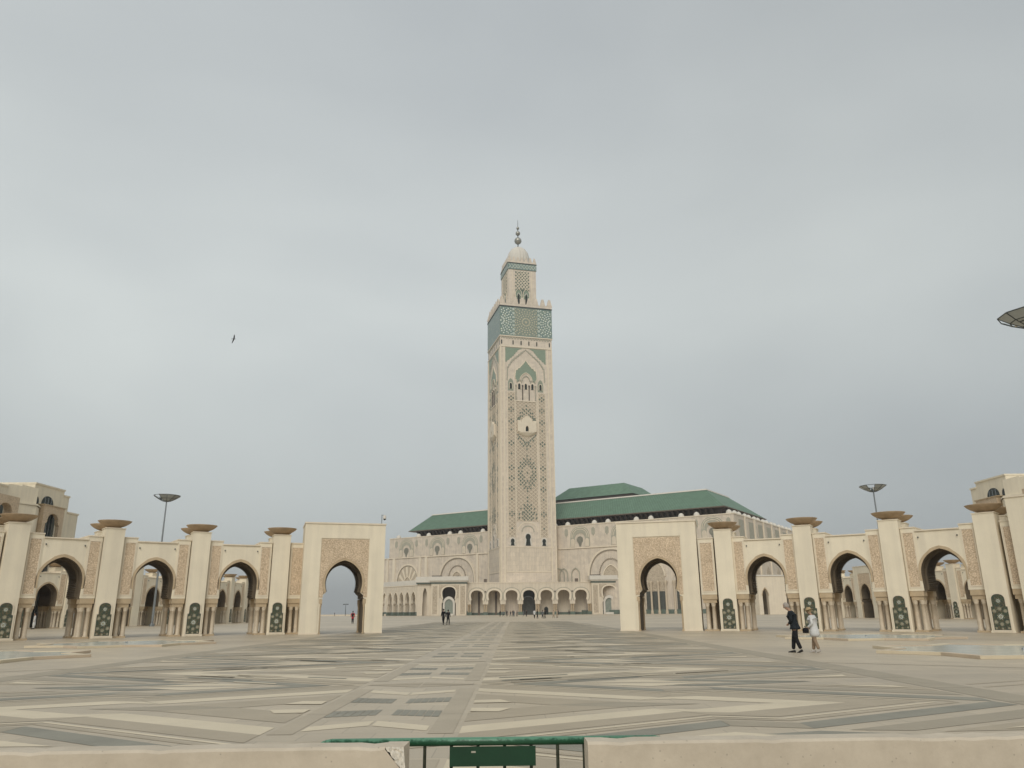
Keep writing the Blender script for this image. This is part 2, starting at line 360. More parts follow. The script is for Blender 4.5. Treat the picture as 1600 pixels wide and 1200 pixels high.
# paving pattern: stars either side of a central runner, one unit every 7.8 m
XC, YC, PER = -2.0, 13.7, 7.8
L_ = [[(1.28, 4.30), (4.9, 2.02), (5.9, 2.32), (9.95, 0.0)], [(1.28, 3.62), (4.9, 1.42), (5.8, 1.70), (8.7, 0.0)], [(1.28, 3.0), (4.6, 1.0), (5.3, 1.18), (7.5, 0.0)],
      [(1.28, 2.36), (4.2, 0.62), (4.8, 0.76), (6.3, 0.0)], [(1.28, 1.9), (3.8, 0.36), (5.1, 0.0)]]
UP = [(1.28, 4.85), (4.9, 2.55), (5.9, 2.85), (10.05, 0.5)]
def clipv(pts, vmax=3.89):
    o = []
    for i in range(len(pts)):
        (x0, y0), (x1, y1) = pts[i], pts[(i + 1) % len(pts)]
        if y0 <= vmax: o.append((x0, y0))
        if (y0 - vmax) * (y1 - vmax) < 0: t_ = (vmax - y0) / (y1 - y0); o.append((x0 + (x1 - x0) * t_, vmax))
    return o if len(o) > 2 else None
Q = []
def band(A, B, mats_, lay=1, cuts=2, g=0.012):
    """band of slabs between two zigzag lines"""
    rr = random.Random(len(Q) * 7 + 1)
    for i in range(min(len(A), len(B)) - 1):
        n = max(1, int(cuts * math.hypot(A[i + 1][0] - A[i][0], A[i + 1][1] - A[i][1]) / 3.6 + 0.5))
        for k in range(n):
            t0, t1 = k / n + (g / 4 if k else 0), (k + 1) / n - g / 4
            f = lambda P_, t_: (P_[i][0] + (P_[i + 1][0] - P_[i][0]) * t_, P_[i][1] + (P_[i + 1][1] - P_[i][1]) * t_)
            p = clipv([f(A, t0), f(A, t1), f(B, t1), f(B, t0)])
            if p: Q.append((mats_[rr.randrange(len(mats_))], p, lay))
band(UP, L_[0], ['slab_dark', 'slab_dark', 'slab_grey'], cuts=1)
band(L_[1], L_[2], ['slab_mid', 'slab_grey'], cuts=1)
band(L_[2], L_[3], ['slab_light'], cuts=1)
band(L_[4], [(1.28, 0.9), (2.6, 0.0), (3.2, 0.0)], ['slab_grey', 'slab_mid'], cuts=1)
def thin(i, t0, w, mt):
    A = [(a[0] + (b_[0] - a[0]) * t0, a[1] + (b_[1] - a[1]) * t0) for a, b_ in zip(L_[i], L_[i + 1])]
    band([(x, z + w) for x, z in A], A, [mt], cuts=1)
thin(0, 0.5, 0.13, 'slab_mid'); thin(0, 0.8, 0.1, 'slab_light')
Q += [('slab_grey', [(6.3, 3.0), (10.0, 0.95), (10.0, 1.6), (7.1, 3.1)], 1), ('slab_mid', [(7.4, 3.2), (10.0, 1.8), (10.0, 3.0)], 1), ('slab_light', [(8.3, 3.0), (9.7, 2.3), (9.6, 2.8)], 2),
      ('slab_dark', [(5.1, 3.3), (5.9, 3.05), (8.4, 3.88), (7.0, 3.88)], 1), ('slab_light', [(3.5, 3.75), (4.8, 3.1), (6.0, 3.75)], 1),
      ('slab_mid', [(0.02, 3.35), (1.2, 3.88), (0.02, 3.88)], 1), ('slab_light', [(0.02, 1.75), (0.83, 2.3), (0.83, 2.75), (0.02, 2.25)], 1),
      ('slab_light', [(1.3, 0.35), (1.95, 0.4), (1.75, 0.85), (1.3, 0.8)], 2)]
def hatch(mb, sx, sy, lay):
    for i in range(6):
        a = 0.12 + i * 0.125
        mb.flat([(sx * a, sy * (0.45 + i * 0.03)), (sx * (a + 0.112), sy * (0.475 + i * 0.03)), (sx * (a + 0.112), sy * (1.15 + i * 0.04)), (sx * a, sy * (1.12 + i * 0.04))], lay * 0.004)
pieces = []
for sx in (1, -1):
    for sy in (1, -1):
        for mn, pts, lay in Q: pieces.append((mn, [[(sx * a, sy * b_) for a, b_ in pts]], lay))
        hb = MB(); hatch(hb, sx, sy, 1); pieces.append(('slab_dark', hb, 1))
    for j in range(3):
        pieces.append(('slab_soft', [[(sx * 0.87, -3.0 + j * 2.0), (sx * 1.2, -3.0 + j * 2.0), (sx * 1.2, -1.01 + j * 2.0), (sx * 0.87, -1.01 + j * 2.0)]], 1))
meshes = []
for mn, pp, lay in pieces:
    mb = pp if isinstance(pp, MB) else MB()
    if not isinstance(pp, MB):
        for p in pp: mb.flat(p, 0.004 * lay + (0.002 if lay == 2 else 0), 0)
    meshes.append((mn, mb, mb.mesh('paving_slab', [mn])))
for k in range(0, 2):
    for mn, mb, me in meshes: obj('paving_slab', me, None, plaza, (XC, YC + PER * k, 0.0))
mats_ = ['slab_light', 'slab_grey', 'slab_mid', 'slab_dark', 'slab_soft']; far = MB()
for k in (-1, *range(2, 14)):
    for mn, mb, me in meshes:
        if mn == 'slab_soft' and k >= 2: continue
        far.add([(x + XC, y + YC + PER * k, z) for x, y, z in mb.v], mb.f, mats_.index(mn))
rs_ = random.Random(11)
for k in range(1, 13):      # narrow inlaid slivers that follow the zigzags
    for sx in (1, -1):
        for sy in (1, -1):
            for _ in range(11):
                t0 = rs_.uniform(0.05, 0.9); li = rs_.randrange(4); u0 = 1.4 + t0 * (7.0 - li); ln = rs_.uniform(0.7, 1.9)
                sl_ = -0.58; v0 = 4.4 - li * 0.62 + (u0 - 1.3) * sl_ * 0.82 + rs_.uniform(-0.2, 0.2); w_ = rs_.uniform(0.10, 0.24)
                if v0 < 0.1 or v0 + w_ > 3.85: continue
                far.flat([(XC + sx * a, YC + PER * k + sy * b_) for a, b_ in [(u0, v0), (u0 + ln, v0 + ln * sl_ * 0.85), (u0 + ln, v0 + ln * sl_ * 0.85 + w_), (u0, v0 + w_)] ] if v0 + ln * sl_ * 0.85 > 0 else [(XC + sx * u0, YC + PER * k + sy * v0), (XC + sx * (u0 + .8), YC + PER * k + sy * v0), (XC + sx * (u0 + .8), YC + PER * k + sy * (v0 + w_)), (XC + sx * u0, YC + PER * k + sy * (v0 + w_))], 0.010, rs_.choice([0, 0, 1, 3]))
for sx in (1, -1):      # long border strips, and the lines fanning out beyond them
    for j in range(0, 40):
        y0 = 4 + j * 2.4; far.flat([(XC + sx * 10.12, y0), (XC + sx * 10.95, y0), (XC + sx * 10.95, y0 + 2.38), (XC + sx * 10.12, y0 + 2.38)], 0.004, 1)
    for a, b_ in (((11.2, 16.0), (19, 19.5)), ((11.2, 16.6), (19, 20.1)), ((11.0, 23.5), (15.5, 20.5)), ((11.2, 13.0), (17, 9.0))):
        far.flat([(XC + sx * a[0], a[1]), (XC + sx * b_[0], b_[1]), (XC + sx * b_[0], b_[1] + 0.14), (XC + sx * a[0], a[1] + 0.14)], 0.004, 2)
for r0 in (30.5, 37.0):      # pale curved kerb line in front of the colonnades
    for i in range(56):
        a = R(-56 + 2 * i); b_ = R(-56 + 2 * i + 1.96)
        if abs(43 * sin((a + b_) / 2)) < 12.3: continue
        far.flat([(r0 * sin(a), 18.2 + r0 * cos(a)), (r0 * sin(b_), 18.2 + r0 * cos(b_)), ((r0 + .2) * sin(b_), 18.2 + (r0 + .2) * cos(b_)), ((r0 + .2) * sin(a), 18.2 + (r0 + .2) * cos(a))], 0.004, 2)
obj('paving_slab', far, mats_, plaza, kind='stuff')
# damp channel along the sea wall
pw = thing('sea_parapet', 'long low stone parapet at the far edge of the esplanade, seen through the left gateway', 'wall', (-230, 399, 0))
g = MB(); g.box(-150, 178, -0.3, 0.3, 0, 0.55); obj('wall', g, 'marble_trim', pw)
g = MB(); g.box(-150.2, 178.2, -0.42, 0.42, 0.552, 0.75); obj('coping', g, 'white_stone', pw)

hz = MB(); hz.box(-8000, 8000, -3000, 8000, -10.2, 212)
hm_ = bpy.data.materials.new('haze'); hm_.use_nodes = True; ht = hm_.node_tree; ht.nodes.clear()
ho = N(ht, 'ShaderNodeOutputMaterial'); hv = N(ht, 'ShaderNodeVolumePrincipled'); hv.inputs['Density'].default_value = HAZE; hv.inputs['Color'].default_value = (0.93, 0.95, 0.97, 1); hv.inputs['Anisotropy'].default_value = 0.2
ht.links.new(hv.outputs['Volume'], ho.inputs['Volume']); MAT['haze'] = hm_
obj('haze', hz, 'haze', kind='stuff')

# ------------------------------------------------------------------ colonnade modules (x along the wall, front at y=0, depth 3.6)
TH = 3.4
def make_pillar():
    w = 0.62
    p = MB(); p.box(-w, w, -0.28, 0.95, 0.0, 7.2); p.box(-w - 0.04, w + 0.04, -0.32, 0.99, 7.202, 7.26, 0)
    p.box(-w, w, TH - 0.95, TH + 0.28, 0.0, 7.2); p.box(-w - 0.04, w + 0.04, TH - 0.99, TH + 0.32, 7.202, 7.26, 0)
    p.box(-w, w, 0.952, TH - 0.952, 0.0, 6.6); p.box(-w - 0.04, w + 0.04, -0.33, -0.28, 0, 0.12)
    root = obj('pillar', p, 'plaster')
    for side in (0, 1):
        y = 0.34 if side == 0 else TH - 0.34
        b_ = MB(); b_.lathe([(0.0, 7.262), (0.50, 7.264), (0.51, 7.31), (0.40, 7.335), (0.43, 7.36), (0.60, 7.41), (0.80, 7.51), (0.98, 7.64), (1.08, 7.75), (1.09, 7.775), (1.05, 7.78), (0.90, 7.64), (0.6, 7.5), (0.0, 7.45)], 0, 0, 28)
        obj('bowl', b_, 'bowl_stone', root, (0, y, 0), smooth=True)
    up = arch_pts(0, 0.36, 1.95, 2.27, 6)
    outl = [(-0.45, 0.16), (0.45, 0.16), (0.45, 1.52), (0.36, 1.54)] + up[::-1] + [(-0.36, 1.54), (-0.45, 1.52)]
    fr = MB(); k = 0.07
    inn = [(-0.45, 0.16), (-0.45, 1.52), (-0.36, 1.54)] + up + [(0.36, 1.54), (0.45, 1.52), (0.45, 0.16)]
    outc = [(-0.52, 0.16), (-0.52, 1.58), (-0.43, 1.60)] + [(x * 1.17, z + 0.06 * (z - 1.9) / 0.37 + 0.03) for x, z in up] + [(0.43, 1.60), (0.52, 1.58), (0.52, 0.16)]
    fr.ring(inn, outc, -0.325, -0.28); fr.box(-0.52, 0.52, -0.345, -0.325, 0.04, 0.155)
    obj('panel_frame', fr, 'marble_trim', root)
    mo = MB(); mo.slab(outl, -0.302, -0.27, back=False)
    # rosettes of small tiles standing proud of the ground
    def quad(cx, cz, a, r0, r1, wd, mi):
        c, s_ = cos(a), sin(a)
        P = [(cx + r0 * c, cz + r0 * s_), (cx + (r0 + r1) / 2 * c - wd * s_, cz + (r0 + r1) / 2 * s_ + wd * c), (cx + r1 * c, cz + r1 * s_), (cx + (r0 + r1) / 2 * c + wd * s_, cz + (r0 + r1) / 2 * s_ - wd * c)]
        mo.add([(x, -0.31, z) for x, z in P] , [(3, 2, 1, 0)] if True else [], mi)
    for cx, cz, sc in ((0, 0.94, 1.75), (0, 1.40, 1.15), (0, 0.50, 1.15), (-0.3, 1.27, 1.1), (0.3, 1.27, 1.1), (-0.3, 0.62, 1.1), (0.3, 0.62, 1.1), (0, 1.86, 1.3), (0, 0.24, .7), (-0.33, 0.27, .7), (0.33, 0.27, .7)):
        for i in range(8):
            quad(cx, cz, i * pi / 4, 0.03 * sc, 0.085 * sc, 0.02 * sc, 1 if sc > 1.2 else 2)
            quad(cx, cz, i * pi / 4 + pi / 8, 0.085 * sc, 0.118 * sc, 0.015 * sc, 2)
        for i in range(4): quad(cx, cz, i * pi / 2, 0.0, 0.026 * sc, 0.016 * sc, 2)
    obj('mosaic_panel', mo, ['zellij', 'tile_white', 'tile_tan'], root)
    return root
_c = MB(); _c.lathe([(0.19, 0.102), (0.20, 0.14), (0.15, 0.17), (0.16, 0.2), (0.14, 0.23), (0.135, 1.0), (0.125, 1.70), (0.15, 1.72), (0.13, 1.75), (0.18, 1.90), (0.18, 1.968)], 0, 0, 12)
COLM = _c.mesh('column', ['column_marble'], True)
BL = 4.4      # bay length: pier .88, wall 2.64, pier .88
def make_bay(left_half=False):
    """half-size variants: pier only on the left (left_half) next to a gateway"""
    root_mb = MB(); L = BL if not left_half else 1.12
    pl = 0.88
    if left_half:
        root_mb.box(0, L, 0.0, TH, 2.56, 6.62); root = obj('arch_bay', root_mb, ['plaster', 'shade_stone'])
        piers = [(0.0, L)]
    else:
        cx = L / 2
        ap = arch_pts(cx, 1.295, 3.66, 5.2, 12, wb=1.27, zb=2.6)
        o = [(pl, 2.56), (cx - 1.27, 2.56)] + ap + [(cx + 1.27, 2.56), (L - pl, 2.56), (L - pl, 6.38), (pl, 6.38)]
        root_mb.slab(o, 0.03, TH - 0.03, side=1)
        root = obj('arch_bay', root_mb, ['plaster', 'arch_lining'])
        lb = MB()      # scalloped lobes hanging inside the rear half of the arch
        a2 = arch_pts(cx, 1.295, 3.66, 5.2, 12, wb=1.27, zb=2.6)
        a3 = offs(arch_pts(cx, 1.295, 3.66, 5.2, 12, lobes=2, amp=0.0, wb=1.27, zb=2.6), cx, 3.4, -0.002)
        nn = [(x + (cx - x) * (0.075 if i % 2 else 0.13), z + (3.3 - z) * (0.06 if i % 2 else 0.11)) for i, (x, z) in enumerate(a3)]
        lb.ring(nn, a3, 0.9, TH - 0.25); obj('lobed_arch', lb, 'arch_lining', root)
        tr = MB(); a1 = arch_pts(cx, 1.295, 3.66, 5.2, 12, wb=1.28, zb=3.2); tr.ring(a1, [(x + (x - cx) * 0.13, z + (0.19 if z > 5.0 else 0.14 * max(0, (z - 3.2) / 1.9))) for x, z in a1], -0.03, 0.03)
        obj('arch_moulding', tr, 'stone_beige', root)
        cp = MB(); cp.box(pl, L - pl, -0.06, TH + 0.06, 6.382, 6.46); obj('coping', cp, 'marble_trim', root)
        for xa in (0, L - pl):
            pr = MB(); pr.box(xa, xa + pl, 0, TH, 2.56, 6.62); obj('pier', pr, 'plaster', root)
        for s_ in (pl + 0.16, L - pl - 0.16):
            l_ = MB(); l_.box(s_ - 0.03, s_ + 0.03, -0.05, 0.028, 5.95, 6.03); l_.box(s_ - 0.02, s_ + 0.02, -0.08, -0.05, 5.93, 6.0); obj('floodlight', l_, 'steel_dark', root)
        piers = [(0.0, pl), (L - pl, L)]
    for x0, x1 in piers:
        c = MB(); c.box(x0 - 0.02, x1 + 0.02, -0.05, TH + 0.05, 6.622, 6.70); obj('pier_cap', c, 'marble_trim', root)
        for ya, yb in ((-0.012, 0.0), (TH, TH + 0.012)):
            c = MB(); c.box(x0 + 0.14, x1 - 0.14, ya, yb, 2.82, 6.30); obj('carved_panel', c, 'carved', root)
        c = MB(); fx = 0.10
        for (a, b_) in ((x0 + 0.07, x0 + 0.135), (x1 - 0.135, x1 - 0.07)): c.box(a, b_, -0.03, 0.0, 2.75, 6.37)
        c.box(x0 + 0.137, x1 - 0.137, -0.03, -0.001, 6.302, 6.37); c.box(x0 + 0.137, x1 - 0.137, -0.03, -0.001, 2.75, 2.818)
        obj('panel_frame', c, 'marble_trim', root)
        for yy in (0.02, TH - 0.86):
            c = MB(); c.box(x0 + 0.01, x1 + (0.0 if left_half else 0.0) - 0.01, yy, yy + 0.84, 2.22, 2.556)
            c.box(x0 + 0.07, x1 - 0.07, yy + 0.06, yy + 0.78, 1.97, 2.218)
            obj('impost_block', c, 'stone_beige', root)
            xm = (x0 + x1) / 2
            for dx in (-0.22, 0.22):
                for dy in (0.2, 0.64): obj('column', COLM, None, root, (xm + dx, yy + dy, 0))
            c = MB(); c.box(x0 + 0.04, x1 - 0.04, yy, yy + 0.84, 0, 0.10)
            obj('column_base', c, 'stone_beige', root)
    return root
pillar0 = make_pillar(); bay0 = make_bay(); half0 = make_bay(True)
GH = 8.0
def make_gateway(parent=None):
    """free-standing gateway, 6 m wide, 4 m deep, centred on x=0"""
    D_ = 3.9
    ap = arch_pts(0.03, 1.37, 3.68, 5.3, 12, wb=1.26, zb=3.0)
    inner = [(-1.3, 3.05), (-1.36, 2.75), (-1.55, 2.62), (-1.62, 2.55)]
    left = [(-1.62, 0.0), (-1.62, 2.50), (-1.46, 2.54), (-1.46, 2.76), (-1.26, 2.92)]
    right = [(-x + 0.06, z) for x, z in left[::-1]]
    # wall with a shallow recess for the carved frame: thin front skin plus body
    op = left + ap + right
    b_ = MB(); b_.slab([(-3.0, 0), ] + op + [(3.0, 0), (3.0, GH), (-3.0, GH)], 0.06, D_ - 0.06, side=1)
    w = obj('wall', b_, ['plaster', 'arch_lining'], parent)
    for xa, xb in ((-3.012, -3.0), (3.0, 3.012)):
        s_ = MB(); s_.box(xa, xb, 0.0, D_, 0, GH); obj('side_facing', s_, 'plaster', parent)
    for ya, yb in ((0.0, 0.058), (D_ - 0.058, D_)):
        for xa, xb, za in ((-3.0, -1.78, 0), (1.82, 3.0, 0), (-1.779, 1.819, 6.93)):
            s_ = MB(); s_.box(xa, xb, ya, yb, za, GH); obj('facing', s_, 'plaster', parent)
    c = MB(); c.slab([(-1.74, 2.62)] + [(-1.45, 2.62), (-1.45, 2.84), (-1.40, 3.05)] + offs(ap, 0.03, 3.6, 0.17) + [(1.46, 3.05), (1.51, 2.84), (1.51, 2.62)] + [(1.78, 2.62), (1.78, 6.86), (-1.74, 6.86)], 0.03, 0.058)
    obj('carved_panel', c, 'carved', parent)
    c = MB(); c.box(-3.06, 3.06, -0.06, D_ + 0.06, GH + 0.002, GH + 0.11); obj('coping', c, 'marble_trim', parent)
    c = MB(); c.ring(ap, offs(ap, 0.03, 3.6, 0.15), -0.02, 0.055); obj('arch_moulding', c, 'stone_beige', parent)
    a3 = arch_pts(0.03, 1.365, 3.68, 5.295, 12, lobes=2, amp=0.0, wb=1.255, zb=3.0)
    nn = [(x + (0.03 - x) * (0.07 if i % 2 else 0.12), z + (3.5 - z) * (0.06 if i % 2 else 0.11)) for i, (x, z) in enumerate(a3)]
    c = MB(); c.ring(nn, a3, 1.2, D_ - 0.3); obj('lobed_arch', c, 'arch_lining', parent)
    for x in (-1.58, 1.62):
        for y in (0.16, D_ - 0.16):
            c = MB(); c.box(x - 0.11, x + 0.11, y - 0.12, y + 0.12, 2.16, 2.49); c.lathe([(0.07, 0.1), (0.065, 1.85), (0.11, 2.12), (0.11, 2.158)], x, y, 10)
            c.box(x - 0.1, x + 0.1, y - 0.1, y + 0.1, 0.0, 0.1)
            obj('colonnette', c, 'stone_beige', parent)
    for xa, xb in ((-3.03, -1.66), (1.72, 3.03)):
        c = MB(); c.box(xa, xb, -0.03, D_ + 0.03, 0.0, 0.10); obj('plinth', c, 'marble_trim', parent)
gate0 = thing('gateway', 'cream gateway with camera pole on its top right corner, left of the minaret', 'gateway', group='free-standing gateways round the esplanade')
make_gateway(gate0)

def place(o, x, y, rz, parent=None, label=None):
    o.location = (x, y, 0); o.rotation_euler = (0, 0, rz)
    if parent: o.parent = parent
    if label: o['label'] = label
    return o
used = {}
def inst(proto, x, y, rz, parent=None, label=None):
    k = proto.name
    if k not in used: used[k] = 1; o = proto
    else: o = copy_tree(proto)
    return place(o, x, y, rz, parent, label)
CX, CY, RR = 0.0, 18.2, 43.0
def on_circle(a, rr=None):
    rr = rr or (45.0 if a < -20 else RR)
    return CX + rr * sin(R(a)), CY + rr * cos(R(a)), -R(a)

colL = thing('colonnade', 'left curved colonnade of cream pillars, bowls and arches beside the esplanade', 'colonnade', group='curved colonnades facing the esplanade')
colR = thing('colonnade', 'right curved colonnade of cream pillars, bowls and arches behind the walking couple', 'colonnade', group='curved colonnades facing the esplanade')
def bay_between(a0, a1, col):
    """bay filling the gap between pillars at angles a0 < a1"""
    am = (a0 + a1) / 2; x, y, rz = on_circle(am); y_in = Vector((sin(R(am)), cos(R(am)))) ; ax = Vector((cos(R(am)), -sin(R(am))))
    back = RR * (1 - cos(R((a1 - a0) / 2))); p = Vector((x, y)) - ax * BL / 2 - y_in * back * 0.6
    inst(bay0, p.x, p.y, rz, col)
for angs, col in (([-45.2, -37.9, -30.55, -23.2], colL), ([21.4, 28.9, 36.5, 44.1], colR)):
    for a in angs: inst(pillar0, *on_circle(a), col)
    for a, b_ in zip(angs, angs[1:]): bay_between(a, b_, col)
def half_at(a, col, flip):
    x, y, rz = on_circle(a); ax = Vector((cos(R(a)), -sin(R(a)))); p = Vector((x, y)) - ax * 0.56
    inst(half0, p.x, p.y, rz, col)
half_at(-21.6, colL, 0); half_at(19.65, colR, 0); half_at(-46.85, colL, 0); half_at(45.9, colR, 0)
inst(gate0, *on_circle(-17.3), None, 'cream gateway with a camera pole on its top right corner, left of the minaret')
g2 = inst(gate0, *on_circle(14.75), None, 'cream gateway right of the minaret with the mosque roof showing above it')
g3 = inst(gate0, *on_circle(50.05, 42.4), None, 'cream gateway cut off by the right edge of the photo')
g4 = inst(gate0, *on_circle(-51.4), None, 'cream gateway standing past the left end of the left colonnade')

# the second pair of wings farther back, seen through the arches
def wing(x, y, heads, seq, mirror, label):
    col = thing('colonnade', label, 'colonnade', group='colonnades farther back beyond the arches')
    for h, s_ in zip(heads, seq):
        L = {'B': BL, 'P': 1.42, 'G': 6.2}[s_]; hd = R(h); d = Vector((cos(hd), sin(hd))) if not mirror else Vector((-cos(hd), sin(hd)))
        a = Vector((x, y)); e_ = a + d * L
        if not mirror: o_, rz = a, hd            # front (-y) looks right/down
        else: o_, rz = e_, math.atan2(-d.y, -d.x)
        if s_ == 'B': inst(bay0, o_.x, o_.y, rz, col)
        elif s_ == 'P':
            m_ = (a + e_) / 2; inst(pillar0, m_.x, m_.y, rz, col)
        else:
            m_ = (a + e_) / 2; gg = inst(gate0, m_.x, m_.y, rz, None, 'cream gateway in the far ' + ('right' if mirror else 'left') + ' wing, seen through the ' + ('right' if mirror else 'left') + ' colonnade')
        x, y = e_.x, e_.y
hs = [56, 58, 61, 64, 67, 69, 71, 73, 75, 77, 79, 81, 83, 84, 85, 86, 87, 88, 89, 90, 90, 90]
wing(-62.5, 84.5, hs, 'BBPBPBGBPBPBPBPBPBPB', False, 'far left wing of arches and pillars seen through the left colonnade')
wing(70.0, 88.0, hs, 'BPBPBPBPBPBPBGBPBPBPBP', True, 'far right wing of arches and pillars seen through the right colonnade')

# security camera on the left gateway
cx_, cy_, crz = on_circle(-17.3); q_ = Matrix.Rotation(crz, 2) @ Vector((2.75, 0.5))
cc = thing('security_camera', 'small white dome security camera on a short pole on the left gateway', 'camera', (cx_ + q_.x, cy_ + q_.y, GH + 0.112), crz)
c = MB(); c.tube((0, 0, 0), (0, 0, 0.75), 0.03); c.tube((0, 0, 0.72), (0.22, 0, 0.72), 0.02); obj('pole', c, 'steel', cc)
c = MB(); c.lathe([(0.0, 0.72), (0.09, 0.70), (0.12, 0.6), (0.12, 0.44)], 0.22, 0, 14); obj('housing', c, 'white_stone', cc, smooth=True)
c = MB(); c.lathe([(0.115, 0.438), (0.09, 0.36), (0.0, 0.32)], 0.22, 0, 14); obj('dome', c, 'pane_dark', cc, smooth=True)

# ------------------------------------------------------------------ fountains
def star(r0, n=8, k=0.78, ph=0):
    return [((r0 if i % 2 == 0 else r0 * k) * cos(pi * i / n + ph), (r0 if i % 2 == 0 else r0 * k) * sin(pi * i / n + ph)) for i in range(2 * n)]
def fountain(x, y, r0, rz, label):
    t_ = thing('fountain_basin', label, 'fountain', (x, y, 0), rz, 'low star-shaped fountain basins')
    n = 16
    for (ra, rb, h, nm, mt) in ((r0, r0 - 0.42, 0.10, 'kerb', 'slab_light'),):
        A, B = star(ra), star(rb)
        for i in range(n):
            j = (i + 1) % n; k_ = MB(); P = [A[i], A[j], B[j], B[i]]
            k_.flat(P, h, 0, h - 0.004)
            obj('kerb_stone', k_, 'kerb_pink' if i % 2 else 'slab_light', t_)
    w_ = MB(); w_.flat(star(r0 - 0.42), 0.07, 0); obj('water', w_, 'water', t_)
    z_ = MB(); z_.lathe([(0.06, 0.086), (0.05, 0.14), (0.0, 0.15)], 0, 0, 8); obj('nozzle', z_, 'steel', t_)
fountain(-20.6, 29.6, 4.9, 0.1, 'low star-shaped fountain basin at the left edge, nearer of the two on the left')
fountain(-20.3, 42.2, 4.7, 0.0, 'low star-shaped fountain basin in front of the left colonnade, farther left one')
fountain(17.6, 28.0, 5.1, 0.0, 'low star-shaped fountain basin at the right edge, nearer of the two on the right')
fountain(18.6, 42.6, 4.7, 0.2, 'low star-shaped fountain basin behind the walking couple, farther right one')

# ------------------------------------------------------------------ mast lights
def mast(x, y, h, r0, label, big=True):
    t_ = thing('mast_light', label, 'lamp post', (x, y, 0), random.uniform(0, 0.3), 'saucer mast lights around the esplanade')
    c = MB(); c.tube((0, 0, 0), (0, 0, h - r0 * 0.42), 0.17, 0.085, 10); obj('pole', c, 'steel', t_)
    c = MB(); c.lathe([(0.35, 0), (0.35, 0.3), (0.2, 0.35)], 0, 0, 10); obj('pole_base', c, 'steel', t_)
    n = 10; hz = h; dep = r0 * 0.46
    prof = [(0.10, hz - dep), (r0 * 0.30, hz - dep * 0.90), (r0 * 0.66, hz - dep * 0.5), (r0, hz)]
    for i in range(n):
        a, b_ = 2 * pi * i / n, 2 * pi * (i + 1) / n
        c = MB(); vs = []
        for r_, z in prof: vs += [(r_ * cos(a + .03), r_ * sin(a + .03), z), (r_ * cos(b_ - .03), r_ * sin(b_ - .03), z)]
        vs2 = [(x_ * 0.985, y_ * 0.985, z_ + 0.04) for x_, y_, z_ in vs]
        fs = [(2 * k, 2 * k + 1, 2 * k + 3, 2 * k + 2) for k in range(3)]
        c.add(vs, [f[::-1] for f in fs]); c.add(vs2, fs)
        if i not in (3, 6): obj('glass_panel', c, 'lamp_glass' if i % 3 else 'steel', t_)
    c = MB()
    for i in range(n):
        a = 2 * pi * i / n; b_ = 2 * pi * (i + 1) / n
        for k in range(3):
            c.tube((prof[k][0] * cos(a), prof[k][0] * sin(a), prof[k][1]), (prof[k + 1][0] * cos(a), prof[k + 1][0] * sin(a), prof[k + 1][1]), 0.035 * r0 / 1.7, None, 5)
        for k in (1, 2, 3): c.tube((prof[k][0] * cos(a), prof[k][0] * sin(a), prof[k][1]), (prof[k][0] * cos(b_), prof[k][0] * sin(b_), prof[k][1]), 0.032 * r0 / 1.7, None, 5)
    obj('frame', c, 'steel_dark', t_)
    for i in range(6):
        a = 2 * pi * i / 6 + .2; c = MB(); c.box(-0.17, 0.17, -0.12, 0.12, -0.14, 0.14)
        obj('lamp_head', c, 'steel_dark' if i % 2 else 'white_stone', t_, (r0 * 0.42 * cos(a), r0 * 0.42 * sin(a), hz - dep * 0.5), a)
mast(-47.5, 105, 17.1, 1.75, 'saucer-topped mast light rising behind the left colonnade')
mast(49.5, 105, 17.6, 1.75, 'saucer-topped mast light rising behind the right colonnade')
mast(29.15, 40.1, 17.22, 1.62, 'saucer of a near mast light cut off by the right edge, high in the sky')
t_ = thing('promenade_lamp', 'small double-armed lamp post on the far sea wall seen through the left gateway', 'lamp post', (-82, 388, 0))
c = MB(); c.tube((0, 0, 0), (0, 0, 5.4), 0.14, 0.1); obj('pole', c, 'steel_dark', t_)
c = MB(); c.box(-1.3, 1.3, -0.2, 0.2, 5.4, 5.6); c.box(-1.3, -0.4, -0.3, 0.3, 5.25, 5.4); c.box(0.4, 1.3, -0.3, 0.3, 5.25, 5.4); obj('lamp_head', c, 'steel_dark', t_)

# ------------------------------------------------------------------ minaret
MW = 25.8
mina = thing('minaret', 'tall square pinkish stone minaret with green tiled bands, lantern, dome and golden balls', 'minaret', (-5.46, 345, 0), R(14.7))
courses('ashlar', (0.70, 0.615, 0.51), 0.07, 2.2, 0.9, (R(90), 0, R(14.7)), 0.93, 0.75, 0.25, streak=0.10)
courses('rough_ashlar', (0.69, 0.605, 0.49), 0.06, 1.3, 1.9, (R(90), 0, 0), 0.86, 0.8, 0.25, 0.37, 0.05, streak=0.12)
c = MB(); c.box(0, MW, 0, MW, 0, 128.2); obj('shaft', c, 'ashlar', mina)
c = MB(); c.box(-0.25, MW + 0.25, -0.25, MW + 0.25, 128.7, 143.6); obj('tile_band', c, 'band_tile', mina)
c = MB(); c.box(-0.35, MW + 0.35, -0.35, MW + 0.35, 128.202, 128.698); obj('cornice', c, 'marble_trim', mina)
c = MB(); c.box(-0.45, MW + 0.45, -0.45, MW + 0.45, 143.602, 144.1); obj('cornice', c, 'steel_dark', mina)
c = MB(); c.box(-0.3, MW + 0.3, -0.3, 0.5, 144.102, 145.4); c.box(-0.3, MW + 0.3, MW - 0.5, MW + 0.3, 144.102, 145.4); c.box(-0.3, 0.5, 0.502, MW - 0.502, 144.102, 145.4); c.box(MW - 0.5, MW + 0.3, 0.502, MW - 0.502, 144.102, 145.4)
obj('parapet', c, 'ashlar', mina)
